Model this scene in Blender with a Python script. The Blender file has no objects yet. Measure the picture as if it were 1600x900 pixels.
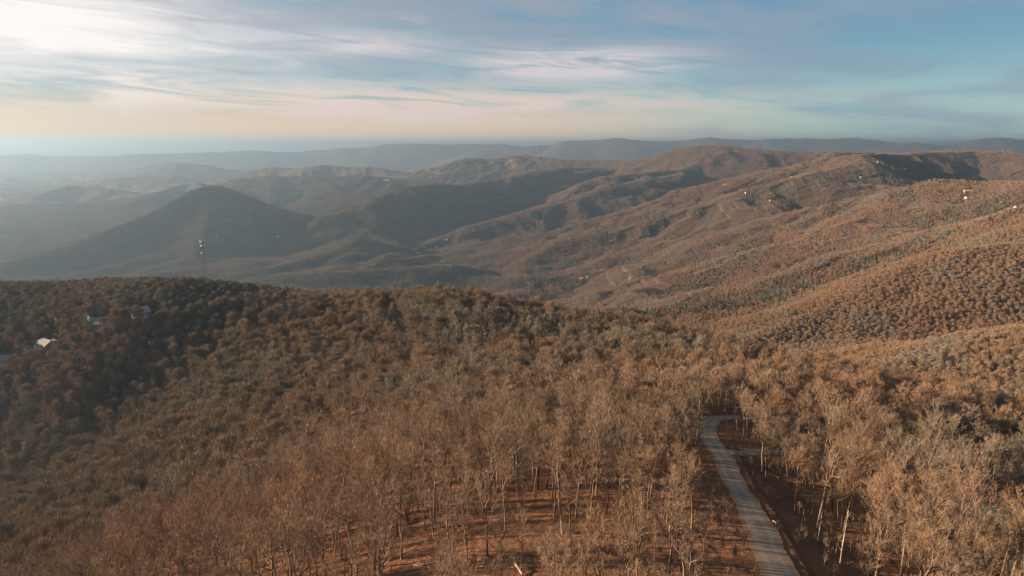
import bpy, math, random
import numpy as np
from math import radians as R, sin, cos, tan, pi
from mathutils import Vector, Matrix

random.seed(7)
rng = np.random.default_rng(7)
SC = bpy.context.scene
COL = SC.collection

# ------------------------------------------------------------------ camera
ZC = 700.0                                   # height of the drone above the zero level
PITCH = R(11.86)
F = 1067.0                                   # focal length in pixels of a 1600 px wide picture
cam_d = bpy.data.cameras.new('camera')
cam_d.sensor_width = 36.0
cam_d.lens = 36.0 * F / 1600.0
cam_d.clip_start = 0.5
cam_d.clip_end = 300000.0
cam = bpy.data.objects.new('camera', cam_d)
cam.location = (0, 0, ZC)
cam.rotation_euler = (pi / 2 - PITCH, 0, 0)
COL.objects.link(cam)
SC.camera = cam

# ------------------------------------------------------------------ sky, sun, exposure
SUN_AZ = R(-82)                              # from the view direction (+Y) towards the left
SUN_EL = R(10)
SKY_STRENGTH = 0.10
EXPOSURE = 2.05

world = bpy.data.worlds.new('World')
SC.world = world
world.use_nodes = True


class NT:
    """tiny node-tree writer"""
    def __init__(s, tree):
        s.t = tree
        s.N = tree.nodes
        s.L = tree.links

    def n(s, kind, **kw):
        nd = s.N.new(kind)
        for k, v in kw.items():
            setattr(nd, k, v)
        return nd

    def put(s, sock, v):
        if v is None:
            return
        if isinstance(v, bpy.types.NodeSocket):
            s.L.new(v, sock)
        else:
            sock.default_value = v

    def m(s, op, a, b=None, c=None, clamp=False):
        nd = s.n('ShaderNodeMath', operation=op)
        nd.use_clamp = clamp
        s.put(nd.inputs[0], a)
        s.put(nd.inputs[1], b)
        s.put(nd.inputs[2], c)
        return nd.outputs[0]

    def mix(s, f, a, b, blend='MIX'):
        nd = s.n('ShaderNodeMix', data_type='RGBA')
        nd.blend_type = blend
        s.put(nd.inputs[0], f)
        for sk, v in ((nd.inputs[6], a), (nd.inputs[7], b)):
            s.put(sk, (*v, 1.0) if isinstance(v, tuple) and len(v) == 3 else v)
        return nd.outputs[2]

    def ramp(s, f, lo, hi, a=0.0, b=1.0):
        nd = s.n('ShaderNodeMapRange')
        nd.interpolation_type = 'SMOOTHSTEP'
        s.put(nd.inputs[0], f)
        for i, v in zip((1, 2, 3, 4), (lo, hi, a, b)):
            s.put(nd.inputs[i], v)
        return nd.outputs[0]

    def noise(s, vec, scale, detail=4.0, rough=0.55, dist=0.0):
        nd = s.n('ShaderNodeTexNoise')
        s.put(nd.inputs['Vector'], vec)
        s.put(nd.inputs['Scale'], scale)
        s.put(nd.inputs['Detail'], detail)
        s.put(nd.inputs['Roughness'], rough)
        s.put(nd.inputs['Distortion'], dist)
        return nd.outputs[0]


def build_world():
    t = NT(world.node_tree)
    t.N.clear()
    out = t.n('ShaderNodeOutputWorld')
    bg = t.n('ShaderNodeBackground')
    bg.inputs[1].default_value = SKY_STRENGTH
    t.L.new(bg.outputs[0], out.inputs[0])
    sky = t.n('ShaderNodeTexSky')
    sky.sky_type = 'NISHITA'
    sky.sun_disc = False
    sky.sun_elevation = SUN_EL
    sky.sun_rotation = SUN_AZ
    sky.altitude = 900
    sky.air_density = 1.0
    sky.dust_density = 0.6
    sky.ozone_density = 2.0
    tc = t.n('ShaderNodeTexCoord')
    sep = t.n('ShaderNodeSeparateXYZ')
    t.L.new(tc.outputs['Generated'], sep.inputs[0])
    x, y, z = sep.outputs
    deg = 180 / pi
    az = t.m('MULTIPLY', t.m('ARCTAN2', x, y), deg)
    el = t.m('MULTIPLY', t.m('ARCSINE', z), deg)
    # cloud coordinates: long streaks lying nearly level, sagging slightly to the right
    cb = t.n('ShaderNodeCombineXYZ')
    elt = t.m('ADD', el, t.m('MULTIPLY', az, 0.05))
    t.put(cb.inputs[0], t.m('MULTIPLY', az, 0.075))
    t.put(cb.inputs[1], t.m('MULTIPLY', elt, 0.42))
    cv = cb.outputs[0]
    n1 = t.noise(cv, 1.0, 6, 0.55, 0.5)
    cb2 = t.n('ShaderNodeCombineXYZ')
    t.put(cb2.inputs[0], t.m('MULTIPLY', az, 0.085))
    t.put(cb2.inputs[1], t.m('MULTIPLY', elt, 0.85))
    t.put(cb2.inputs[2], 5.2)
    n2 = t.noise(cb2.outputs[0], 1.0, 7, 0.60, 0.6)

    def blob(ca, ce, wa, we, power=1.0):
        a = t.m('POWER', t.m('DIVIDE', t.m('SUBTRACT', az, ca), wa), 2.0)
        e = t.m('POWER', t.m('DIVIDE', t.m('SUBTRACT', el, ce), we), 2.0)
        return t.m('EXPONENT', t.m('MULTIPLY', t.m('ADD', a, e), -power))
    K = 1.0 / SKY_STRENGTH / 2 ** EXPOSURE

    def col(r, g, b, k=1.0):
        return (r * K * k, g * K * k, b * K * k)
    # the clear air: teal low on the right, deeper blue above, peach at the horizon on the left
    c = t.mix(0.88, sky.outputs[0], t.mix(t.ramp(el, 0.5, 9.0), col(.28, .48, .49), col(.095, .235, .345)))
    c = t.mix(t.m('MULTIPLY', t.ramp(az, 25, -35), 0.65), c, col(.30, .42, .46))
    low = t.m('MULTIPLY', t.ramp(el, 4.8, 0.8), t.ramp(az, 30, -5))
    c = t.mix(t.m('MULTIPLY', low, 0.92), c, col(.98, .68, .43))
    # grey-blue cirrostratus veil over the upper middle
    veil = t.m('MULTIPLY', t.ramp(el, 3.0, 9.0), t.ramp(az, 42, 8))
    veil = t.m('MULTIPLY', veil, t.ramp(n1, 0.30, 0.62))
    c = t.mix(t.m('MULTIPLY', veil, 0.85), c, col(.33, .375, .46))
    right = t.m('MULTIPLY', t.ramp(az, 0, 25), t.ramp(n1, 0.42, 0.62))
    c = t.mix(t.m('MULTIPLY', right, 0.6), c, col(.25, .36, .47))
    # pink-white lower band
    band = t.m('MULTIPLY', blob(-8, 3.0, 24, 1.5), t.ramp(n2, 0.36, 0.54))
    c = t.mix(t.m('MINIMUM', t.m('MULTIPLY', band, 1.15), .95), c, col(.82, .66, .59))
    band2 = t.m('MULTIPLY', blob(-33, 4.0, 14, 1.3), t.ramp(n2, 0.40, 0.60))
    c = t.mix(t.m('MULTIPLY', band2, 0.9), c, col(1.0, .86, .76))
    # lens-shaped cloud above the middle
    lens = t.m('MULTIPLY', blob(5.0, 6.2, 8.0, 1.2), t.ramp(n2, 0.32, 0.62))
    c = t.mix(t.m('MINIMUM', t.m('MULTIPLY', lens, 1.7), .92), c, col(.72, .66, .68))
    lens2 = t.m('MULTIPLY', blob(-13.0, 7.6, 7.5, 1.0), t.ramp(n2, 0.34, 0.60))
    c = t.mix(t.m('MULTIPLY', lens2, 0.75), c, col(.74, .68, .69))
    # streaks
    st = t.m('MULTIPLY', t.ramp(n2, 0.55, 0.78), t.ramp(az, 30, -20))
    c = t.mix(t.m('MULTIPLY', st, 0.45), c, col(.86, .76, .74))
    # the sun's glow in thick cloud on the left
    n3 = t.m('ADD', t.m('MULTIPLY', t.m('SUBTRACT', n2, 0.5), 3.2), 1.1)
    glow = t.m('MULTIPLY', blob(-39.0, 7.6, 16, 3.0), n3)
    c = t.mix(t.m('MINIMUM', t.m('MULTIPLY', glow, 1.15), 0.97), c, col(1.05, .98, .94))
    gl2 = t.m('MULTIPLY', blob(-80.0, 13.0, 26, 12), 1.0)
    c = t.mix(gl2, c, col(1.6, 1.4, 1.15))
    t.L.new(c, bg.inputs[0])


build_world()

sun_d = bpy.data.lights.new('sun', 'SUN')
sun_d.energy = 5.0
sun_d.angle = R(0.6)
sun_d.color = (1.0, 0.75, 0.50)
sun = bpy.data.objects.new('sun', sun_d)
sdir = Vector((sin(SUN_AZ) * cos(SUN_EL), cos(SUN_AZ) * cos(SUN_EL), sin(SUN_EL)))
sun.rotation_euler = sdir.to_track_quat('Z', 'Y').to_euler()
sun.location = (-300, 200, ZC + 200)
COL.objects.link(sun)

SC.view_settings.view_transform = 'Standard'
SC.view_settings.look = 'None'
SC.view_settings.gamma = 1.0
SC.view_settings.exposure = EXPOSURE
SC.view_settings.use_curve_mapping = False
SC.render.engine = 'CYCLES'
SC.cycles.max_bounces = 4
SC.cycles.diffuse_bounces = 2
SC.cycles.glossy_bounces = 1
SC.cycles.transparent_max_bounces = 8
SC.cycles.volume_bounces = 0
SC.cycles.use_denoising = True
SC.cycles.denoiser = 'OPENIMAGEDENOISE'
SC.cycles.filter_width = 1.4
SC.cycles.use_adaptive_sampling = False


# ------------------------------------------------------------------ helpers
def ray(px, py):
    u = (px - 800.0) / F
    v = (450.0 - py) / F
    return np.array([u, cos(PITCH) + v * sin(PITCH), -sin(PITCH) + v * cos(PITCH)])


def P(px, py, t):
    p = ray(px, py) * t
    return np.array([p[0], p[1], p[2]])      # relative to the camera


def smooth(e0, e1, x):
    t = np.clip((x - e0) / (e1 - e0), 0, 1)
    return t * t * (3 - 2 * t)


def _hash(ix, iy, seed):
    h = (ix.astype(np.int64) * 374761393 + iy.astype(np.int64) * 668265263 + seed * 1442695041) & 0x7fffffff
    h = ((h ^ (h >> 13)) * 1274126177) & 0x7fffffff
    h = h ^ (h >> 16)
    return (h & 0xffff) / 65535.0 * 2 * np.pi


def gnoise(x, y, seed=0):
    ix = np.floor(x); iy = np.floor(y)
    fx = x - ix; fy = y - iy
    ix = ix.astype(np.int64); iy = iy.astype(np.int64)
    u = fx * fx * fx * (fx * (fx * 6 - 15) + 10)
    v = fy * fy * fy * (fy * (fy * 6 - 15) + 10)

    def g(dx, dy):
        a = _hash(ix + dx, iy + dy, seed)
        return np.cos(a) * (fx - dx) + np.sin(a) * (fy - dy)
    a = g(0, 0) * (1 - u) + g(1, 0) * u
    b = g(0, 1) * (1 - u) + g(1, 1) * u
    return (a * (1 - v) + b * v) * 1.41


def fbm(x, y, L, oct=4, seed=0, gain=0.5):
    s = 0; a = 1.0; f = 1.0 / L; n = 0
    for k in range(oct):
        s = s + a * gnoise(x * f + 17.3 * k, y * f - 9.1 * k, seed + k)
        n += a
        a *= gain; f *= 2.03
    return s / n


def ridged(x, y, L, oct=4, seed=0):
    """0..1, crests sharp"""
    wx = x + 0.35 * L * gnoise(x / L * 0.7, y / L * 0.7, seed + 50)
    wy = y + 0.35 * L * gnoise(x / L * 0.7 + 5, y / L * 0.7 + 9, seed + 51)
    s = 0; a = 1.0; f = 1.0 / L; n = 0
    for k in range(oct):
        s = s + a * (1 - np.abs(gnoise(wx * f + 3.1 * k, wy * f + 7.7 * k, seed + k)) * 1.6)
        n += a
        a *= 0.48; f *= 2.1
    return s / n


# ------------------------------------------------------------------ the lie of the land
NEAR = [  # px, py, distance: points on the near hill
    (1240, 900, 103), (1180, 790, 140), (1130, 700, 190), (1105, 650, 222), (1200, 631, 240),
    (1000, 500, 505), (800, 600, 300), (800, 700, 205), (900, 800, 138), (900, 900, 103), (600, 890, 115),
    (400, 890, 150), (200, 880, 200), (0, 890, 260), (0, 800, 350), (0, 700, 470), (100, 620, 500),
    (70, 545, 475), (200, 750, 300), (400, 700, 290), (400, 600, 395), (500, 520, 480), (300, 620, 430),
    (200, 640, 478), (450, 485, 540), (640, 600, 320), (640, 700, 210), (640, 800, 150), (900, 520, 450),
    (740, 540, 425), (1100, 540, 430), (1300, 580, 340), (1300, 700, 215), (1300, 800, 150), (1300, 900, 108),
    (1550, 650, 280), (1580, 750, 190), (1580, 820, 160), (1550, 890, 120), (155, 505, 520), (218, 492, 540),
    (60, 470, 575), (1000, 600, 310), (1000, 700, 200), (450, 780, 215), (560, 640, 300),
]
SIL = [(-300, 470, 600), (-120, 455, 610), (0, 447, 615), (150, 436, 620), (250, 430, 620), (310, 431, 620), (420, 450, 600),
       (560, 460, 600), (700, 461, 600), (800, 464, 590), (950, 494, 520), (1100, 517, 465), (1250, 550, 415),
       (1400, 584, 370), (1600, 630, 330), (1800, 690, 310)]


def near_points():
    pts = []
    for (px, py, t) in NEAR:
        p = P(px, py, t)
        p[2] -= 9.0 * float(smooth(150, 380, t))
        pts.append(p)
    for (px, py, t) in SIL:
        p = P(px, py, t)
        z = p[2] - 12.5
        pts.append(np.array([p[0], p[1], z]))
        pts.append(np.array([p[0] * 1.32, p[1] * 1.32, z - 75]))
        pts.append(np.array([p[0] * 1.8, p[1] * 1.8, z - 235]))
    for q in [(0, 0, -56), (0, -200, -58), (-300, -200, -118), (300, -200, -78), (-150, 60, -100), (160, 40, -68),
              (0, -600, -90), (-520, 250, -222), (-900, 200, -330), (-900, -300, -330), (360, 120, -125),
              (800, 200, -240), (700, -300, -200), (-420, 60, -190)]:
        pts.append(np.array(q, float))
    return np.array(pts)


NP = near_points()


def tps_fit(pts):
    xy = pts[:, :2] / 100.0
    n = len(xy)
    d = np.linalg.norm(xy[:, None] - xy[None], axis=2)
    K = np.where(d > 0, d * d * np.log(d + 1e-12), 0)
    A = np.zeros((n + 3, n + 3))
    A[:n, :n] = K + np.eye(n) * 0.25
    A[:n, n] = 1
    A[:n, n + 1:] = xy
    A[n, :n] = 1
    A[n + 1:, :n] = xy.T
    b = np.zeros(n + 3)
    b[:n] = pts[:, 2]
    return xy, np.linalg.solve(A, b)


TXY, TW = tps_fit(NP)


def near_h(x, y):
    out = np.empty(x.shape)
    q = np.stack([x.ravel(), y.ravel()], 1) / 100.0
    res = np.empty(len(q))
    n = len(TXY)
    for i in range(0, len(q), 18500):
        c = q[i:i + 60000]
        d2 = ((c[:, None] - TXY[None]) ** 2).sum(2)
        K = 0.5 * d2 * np.log(d2 + 1e-12)
        res[i:i + 60000] = K @ TW[:n] + TW[n] + c @ TW[n + 1:]
    return res.reshape(x.shape)


# crests of the hills and mountains: (flank slope, roundness, flank relief, [(px, py, distance) ...])
RIDGES = [
    # the long slope on the right
    (.42, 6, 50, [(680, 394, 4000), (740, 381, 3950), (800, 372, 3900), (860, 362, 3850), (920, 344, 3800), (1000, 322, 3750),
                   (1090, 291, 3700), (1180, 269, 3650), (1300, 247, 3500), (1350, 240, 3400), (1420, 243, 3600)]),
    (.42, 5, 36, [(1350, 252, 3250), (1250, 275, 3250), (1180, 292, 3300), (1100, 318, 3350), (1019, 342, 3420), (975, 356, 3450),
                  (875, 375, 3520), (800, 391, 3600), (700, 408, 3650)]),
    (.42, 5, 36, [(1700, 292, 1750), (1600, 285, 1900), (1453, 282, 2200), (1387, 300, 2300), (1307, 316, 2400), (1200, 340, 2550), (1159, 358, 2650),
                  (1060, 390, 2800), (960, 420, 2950), (860, 431, 3050), (760, 438, 3150), (600, 441, 3300)]),
    (.42, 5, 34, [(1750, 300, 1200), (1600, 325, 1350), (1547, 341, 1420), (1467, 361, 1550), (1360, 370, 1700), (1200, 385, 1950), (1100, 410, 2150),
                  (1000, 450, 2350), (900, 472, 2500), (760, 480, 2700)]),
    (.42, 4, 20, [(1750, 372, 1000), (1600, 379, 1050), (1500, 388, 1080), (1420, 416, 1080), (1330, 460, 1060), (1260, 495, 1030), (1180, 526, 1000),
                  (1080, 552, 1000)]),
    (.36, 5, 12, [(1800, 500, 560), (1700, 505, 600), (1600, 522, 620), (1500, 550, 620), (1420, 574, 640), (1350, 592, 680)]),
    # shaded face and skyline on the far right
    (.65, 10, 30, [(1300, 238, 4500), (1360, 238, 4500), (1400, 240, 4450), (1461, 238, 4500), (1520, 236, 4500), (1568, 236, 4400), (1600, 241, 4300), (1720, 262, 4000), (1850, 270, 3800)]),
    (.35, 12, 40, [(1400, 240, 6300), (1461, 235.5, 6200), (1483, 232.8, 6100), (1509, 235.5, 6000), (1560, 242, 6000)]),
    # the big rounded mountain and its spurs
    (.42, 30, 70, [(940, 256, 6700), (980, 252, 6500), (1025, 242.5, 6300), (1066, 231, 6100), (1091, 227.5, 6000), (1128, 227.5, 5900), (1175, 233, 5800),
                   (1237, 236.5, 5700), (1330, 238, 5600), (1420, 242, 5600)]),
    (.40, 16, 40, [(1080, 240, 5900), (1090, 254, 5650), (1066, 264, 5500), (1000, 270, 5350), (944, 276, 5250)]),
    (.40, 12, 34, [(1060, 272, 5300), (990, 285, 5100), (950, 292, 5000), (900, 310, 4850), (830, 327, 4700), (775, 342, 4600), (737, 352, 4500),
                   (700, 368, 4400), (665, 381, 4250)]),
    (.42, 18, 50, [(930, 262, 6400), (880, 262, 6300), (830, 268, 6100), (800, 275, 5950), (769, 281, 5800), (712, 289, 5500), (681, 286.5, 5350),
                   (644, 291, 5200), (616, 297, 5050), (590, 308, 4900), (570, 318, 4750), (530, 332, 4600)]),
    (.34, 18, 50, [(655, 266, 9000), (690, 257, 8600), (734, 247, 8300), (775, 248.5, 8200), (812, 242.5, 8000), (844, 245, 7800), (878, 249.5, 7500),
                   (900, 250, 7300), (987, 251.5, 6800)]),
    # the cone
    (.56, 12, 60, [(-60, 430, 3200), (0, 412, 3350), (60, 397, 3600), (130, 376, 3900), (190, 352, 4200), (240, 331, 4400), (285, 307, 4620), (305, 296, 4720),
                   (325, 290.5, 4800), (345, 291.5, 4800), (380, 304, 4780), (430, 324, 4700), (500, 341, 4600), (560, 358, 4450), (620, 380, 4200)]),
    (.32, 8, 20, [(560, 371, 3950), (540, 384, 3750), (510, 395, 3650), (450, 412, 3450), (390, 426, 3300)]),
    (.25, 8, 20, [(700, 415, 3300), (560, 424, 3150), (440, 436, 3000), (360, 446, 2950)]),
    (.40, 10, 30, [(330, 300, 4790), (318, 352, 4250), (300, 400, 3750)]),
    # hills beyond on the left
    (.30, 14, 30, [(200, 316, 6500), (240, 305, 6700), (281, 290, 7000), (306, 286, 7200), (360, 300, 7200)]),
    (.30, 14, 30, [(30, 310, 7500), (70, 300, 7700), (106, 290, 8000), (140, 291, 8000), (194, 298, 7800), (230, 305, 7600)]),
    (.25, 20, 30, [(130, 284, 10500), (181, 277.5, 10500), (237, 274.5, 10500), (275, 274.5, 10500), (320, 281, 10500)]),
    (.25, 20, 40, [(200, 268, 13000), (237, 263, 13000), (259, 254.8, 13000), (281, 253.5, 13000), (312, 257, 13000), (337, 262, 13000), (380, 266, 13000)]),
    (.32, 20, 40, [(370, 272, 9500), (400, 264, 9500), (419, 260.8, 9500), (462, 263.5, 9300), (490, 259, 9200), (509, 257.5, 9200), (540, 261, 9100), (587, 261.5, 9000),
                   (619, 267, 8800), (644, 272, 8600), (694, 278, 8300), (740, 284, 8000)]),
    (.32, 20, 40, [(340, 288, 7800), (370, 280, 7800), (406, 276, 7800), (450, 275.5, 7600), (500, 276, 7500), (560, 274, 7400), (600, 278, 7300), (650, 284, 7200), (700, 290, 7100)]),
    (.32, 12, 24, [(470, 322, 5800), (500, 312, 5800), (525, 307, 5800), (556, 307, 5700), (590, 314, 5500)]),
    # the far blue ranges
    (.20, 40, 60, [(-100, 246, 20000), (0, 243.5, 20000), (47, 241.5, 20000), (75, 244.5, 20000), (140, 244.5, 20000), (187, 243, 20000), (250, 246, 20000)]),
    (.25, 30, 90, [(200, 241, 18500), (272, 239.5, 18500), (344, 238, 18500), (381, 235, 18500), (409, 235.3, 18500), (453, 237, 18500), (478, 236, 18500), (537, 231.3, 18500),
                   (587, 228.2, 18500), (603, 225.3, 18500), (644, 224.5, 18500), (744, 225.3, 18500), (787, 224.4, 18500), (806, 228, 18500), (860, 230.3, 18500),
                   (900, 231.5, 18500), (1000, 233, 18500), (1100, 235, 18500)]),
    (.28, 40, 120, [(760, 232, 17000), (831, 227.5, 17000), (862, 226, 17000), (884, 220, 17000), (930, 219, 17000), (962, 216.3, 17000), (1000, 219, 17000), (1041, 221, 17000), (1080, 217.5, 17000),
                    (1106, 214.3, 17000), (1144, 217.3, 17000), (1187, 219.3, 17000), (1206, 216.5, 17000), (1240, 216, 17000), (1300, 218, 17000), (1360, 219, 17000)]),
    (.28, 40, 120, [(1260, 222, 18500), (1290, 218, 18500), (1315, 215.2, 18500), (1339, 216.2, 18500), (1373, 220, 18500), (1408, 224.5, 18500)]),
    (.30, 30, 90, [(1200, 236, 15500), (1290, 232, 15500), (1340, 230, 15500), (1390, 226.5, 15500), (1432, 222.3, 15500), (1467, 226.3, 15500), (1501, 224.7, 15500), (1528, 217.5, 15500),
                   (1555, 214.2, 15500), (1573, 215.2, 15500), (1600, 218.3, 15500), (1680, 222, 15500), (1760, 228, 15500)]),
]
RPTS = [(s, w, a, np.array([P(*q) for q in pl])) for (s, w, a, pl) in RIDGES]

# the lane: points on the ground (x, y relative to the camera)
LANE_PX = [(1282, 1060, 80), (1248, 960, 92), (1226, 900, 103), (1198, 845, 119), (1174, 790, 140), (1150, 740, 163), (1128, 700, 190), (1110, 668, 210),
           (1107, 648, 224), (1118, 636, 235), (1150, 631, 240), (1200, 631, 242), (1260, 630, 244), (1310, 634, 246)]
BRANCH_PX = [(1124, 702, 190), (1150, 695, 195), (1190, 692, 198), (1260, 694, 198), (1340, 702, 196), (1420, 704, 196)]


def spline(pts, step):
    pts = [np.array(p, float) for p in pts]
    pts = [2 * pts[0] - pts[1]] + pts + [2 * pts[-1] - pts[-2]]
    out = []
    for i in range(1, len(pts) - 2):
        a, b, c, d = pts[i - 1:i + 3]
        n = max(2, int(np.linalg.norm(c - b) / step))
        for k in range(n):
            t = k / n
            out.append(0.5 * ((2 * b) + (-a + c) * t + (2 * a - 5 * b + 4 * c - d) * t * t + (-a + 3 * b - 3 * c + d) * t ** 3))
    out.append(pts[-2])
    return np.array(out)


LANE = spline([P(*q)[:2] for q in LANE_PX], 1.0)
BRANCH = spline([P(*q)[:2] for q in BRANCH_PX], 1.0)


def lane_dist(x, y, line):
    """unsigned distance and side (+ = right of travel) to a dense polyline"""
    shp = x.shape
    x = x.ravel(); y = y.ravel()
    D = np.full(x.shape, 1e9); S = np.zeros(x.shape); U = np.zeros(x.shape)
    m = (x > line[:, 0].min() - 40) & (x < line[:, 0].max() + 40) & (y > line[:, 1].min() - 40) & (y < line[:, 1].max() + 40)
    idx = np.nonzero(m)[0]
    tang = np.gradient(line, axis=0)
    tang /= np.linalg.norm(tang, axis=1)[:, None]
    for i in range(0, len(idx), 20000):
        j = idx[i:i + 20000]
        dx = x[j][:, None] - line[None, :, 0]; dy = y[j][:, None] - line[None, :, 1]
        d2 = dx * dx + dy * dy
        k = d2.argmin(1)
        r = np.arange(len(j))
        D[j] = np.sqrt(d2[r, k])
        S[j] = dx[r, k] * tang[k, 1] - dy[r, k] * tang[k, 0]
        U[j] = k / len(line)
    return D.reshape(shp), S.reshape(shp), U.reshape(shp)


SH = []
for q_ in RPTS[:6]:
    pl_pts = q_[3]
    for i_ in range(len(pl_pts)):
        SH.append(pl_pts[i_] - np.array([0, 0, 135 if pl_pts[i_][1] > 1300 else 80]))
SH = np.array(SH)


def shoulder_h(x, y):
    """a broad surface some way below the spur crests, so the folds between them stay shallow"""
    num = np.zeros(x.shape); den = np.zeros(x.shape); dm = np.full(x.shape, 1e18)
    for p in SH:
        d2 = (x - p[0]) ** 2 + (y - p[1]) ** 2
        w = 1.0 / (d2 + 120.0 ** 2) ** 1.7
        num += w * p[2]; den += w; dm = np.minimum(dm, d2)
    return num / den - 900 * smooth(350, 1100, np.sqrt(dm))


def height(x, y):
    """ground height relative to the camera"""
    x = np.asarray(x, float); y = np.asarray(y, float)
    r = np.hypot(x, y)
    k = 14.0
    far = smooth(1500, 9000, r)
    base = -640 + 55 * fbm(x, y, 2600, 3, 5) + 42 * (ridged(x, y, 900, 4, 9) - 0.55) * 2
    base = base + far * 60 * fbm(x, y, 6000, 3, 15) - 90 * smooth(1500, 500, r)
    rel_s = ridged(x, y, 520, 4, 21) - 0.66
    rel_l = ridged(x, y, 1300, 5, 31) - 0.66
    rel_xl = ridged(x, y, 5200, 5, 41) - 0.66
    h = np.exp(np.clip(base / k, -60, 60) + 40)
    acc = h
    for (s, w, a, pl) in RPTS:
        reach = (pl[:, 2].max() + 700) / s + 400
        m = (x > pl[:, 0].min() - reach) & (x < pl[:, 0].max() + reach) & (y > pl[:, 1].min() - reach) & (y < pl[:, 1].max() + reach)
        if not m.any():
            continue
        xs = x[m]; ys = y[m]
        best = np.full(xs.shape, 1e18); zb = np.zeros(xs.shape)
        val = np.full(xs.shape, -1e9)
        for i in range(len(pl) - 1):
            ax, ay, az_ = pl[i]; bx, by, bz = pl[i + 1]
            dx, dy = bx - ax, by - ay
            L2 = dx * dx + dy * dy
            t = np.clip(((xs - ax) * dx + (ys - ay) * dy) / L2, 0, 1)
            d2 = (xs - ax - t * dx) ** 2 + (ys - ay - t * dy) ** 2
            v = az_ + t * (bz - az_) - np.sqrt(d2) * s
            up = v > val
            val = np.where(up, v, val)
            best = np.where(up, d2, best)
            zb = np.where(up, az_ + t * (bz - az_), zb)
        d = np.sqrt(best)
        dist = np.hypot(xs, ys).mean() if len(xs) else 0
        rel = rel_s[m] if a < 52 else (rel_l[m] if a < 85 else rel_xl[m])
        ds = 170 if a < 52 else (300 if a < 85 else 900)
        z = zb - (np.sqrt((d * s) ** 2 + w * w) - w)
        z = z - 0.12 * s * d * np.clip(d / 1500, 0, 1)
        z = z + a * 2.2 * rel * smooth(0, ds, d) - 11.0 * (np.hypot(xs, ys) < 9000)
        acc[m] = acc[m] + np.exp(np.clip(z / k, -60, 60) + 40)
    sh_m = (r > 500) & (r < 4200) & (x > -400)
    if sh_m.any():
        z = shoulder_h(x[sh_m], y[sh_m]) + 40 * rel_s[sh_m]
        acc[sh_m] = acc[sh_m] + np.exp(np.clip(z / k, -60, 60) + 40)
    out = k * (np.log(acc) - 40)
    out = out + smooth(12500, 15000, r) * smooth(-450, -150, out) * (26 * fbm(x, y, 1000, 4, 44) + 20 * (ridged(x, y, 2600, 3, 45) - .62))
    m = r < 1500
    if m.any():
        nh = near_h(x[m], y[m])
        rr = r[m]
        nh = nh - 700 * smooth(850, 1500, rr) + 1.2 * fbm(x[m], y[m], 40, 3, 61) + 7.0 * fbm(x[m], y[m], 150, 2, 63) * smooth(230, 420, rr)
        D, S, U = lane_dist(x[m], y[m], LANE); D2_, _, _ = lane_dist(x[m], y[m], BRANCH)
        rough = (.34 * fbm(x[m], y[m], 5.5, 4, 64, .7) + .16 * gnoise(x[m] / 1.7, y[m] / 1.7, 66)) * smooth(260, 180, rr)
        nh = nh + rough * smooth(3.0, 4.6, D) * smooth(2.4, 4.0, D2_)
        ed = smooth(0, .08, U) * smooth(.62, .5, U)
        nh = nh - 1.3 * smooth(4.6, 6.6, S) * (D < 39) * smooth(39, 12, D) * np.where(U > 0, smooth(.62, .5, U), 0) * (S > 0)
        kk = 8.0
        a_, b_ = nh, out[m]
        mx = np.maximum(a_, b_)
        out[m] = mx + kk * np.log(np.exp((a_ - mx) / kk) + np.exp((b_ - mx) / kk))
    return out


def H(x, y):
    return float(height(np.array([x]), np.array([y]))[0])


# ------------------------------------------------------------------ materials
def new_mat(name):
    m = bpy.data.materials.new(name)
    m.use_nodes = True
    t = NT(m.node_tree)
    t.N.clear()
    out = t.n('ShaderNodeOutputMaterial')
    b = t.n('ShaderNodeBsdfPrincipled')
    b.inputs['Specular IOR Level'].default_value = 0.15
    b.inputs['Roughness'].default_value = 0.9
    t.L.new(b.outputs[0], out.inputs[0])
    return m, t, b, out


def simple_mat(name, colr, rough=0.8, var=0.25, scale=0.6, spec=0.2, metal=0.0):
    m, t, b, out = new_mat(name)
    tc = t.n('ShaderNodeTexCoord')
    n = t.noise(tc.outputs['Object'], scale, 5, 0.6)
    dark = tuple(c * (1 - var) for c in colr)
    light = tuple(min(1, c * (1 + var)) for c in colr)
    t.L.new(t.mix(t.ramp(n, .3, .7), dark, light), b.inputs['Base Color'])
    b.inputs['Roughness'].default_value = rough
    b.inputs['Specular IOR Level'].default_value = spec
    b.inputs['Metallic'].default_value = metal
    return m


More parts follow.
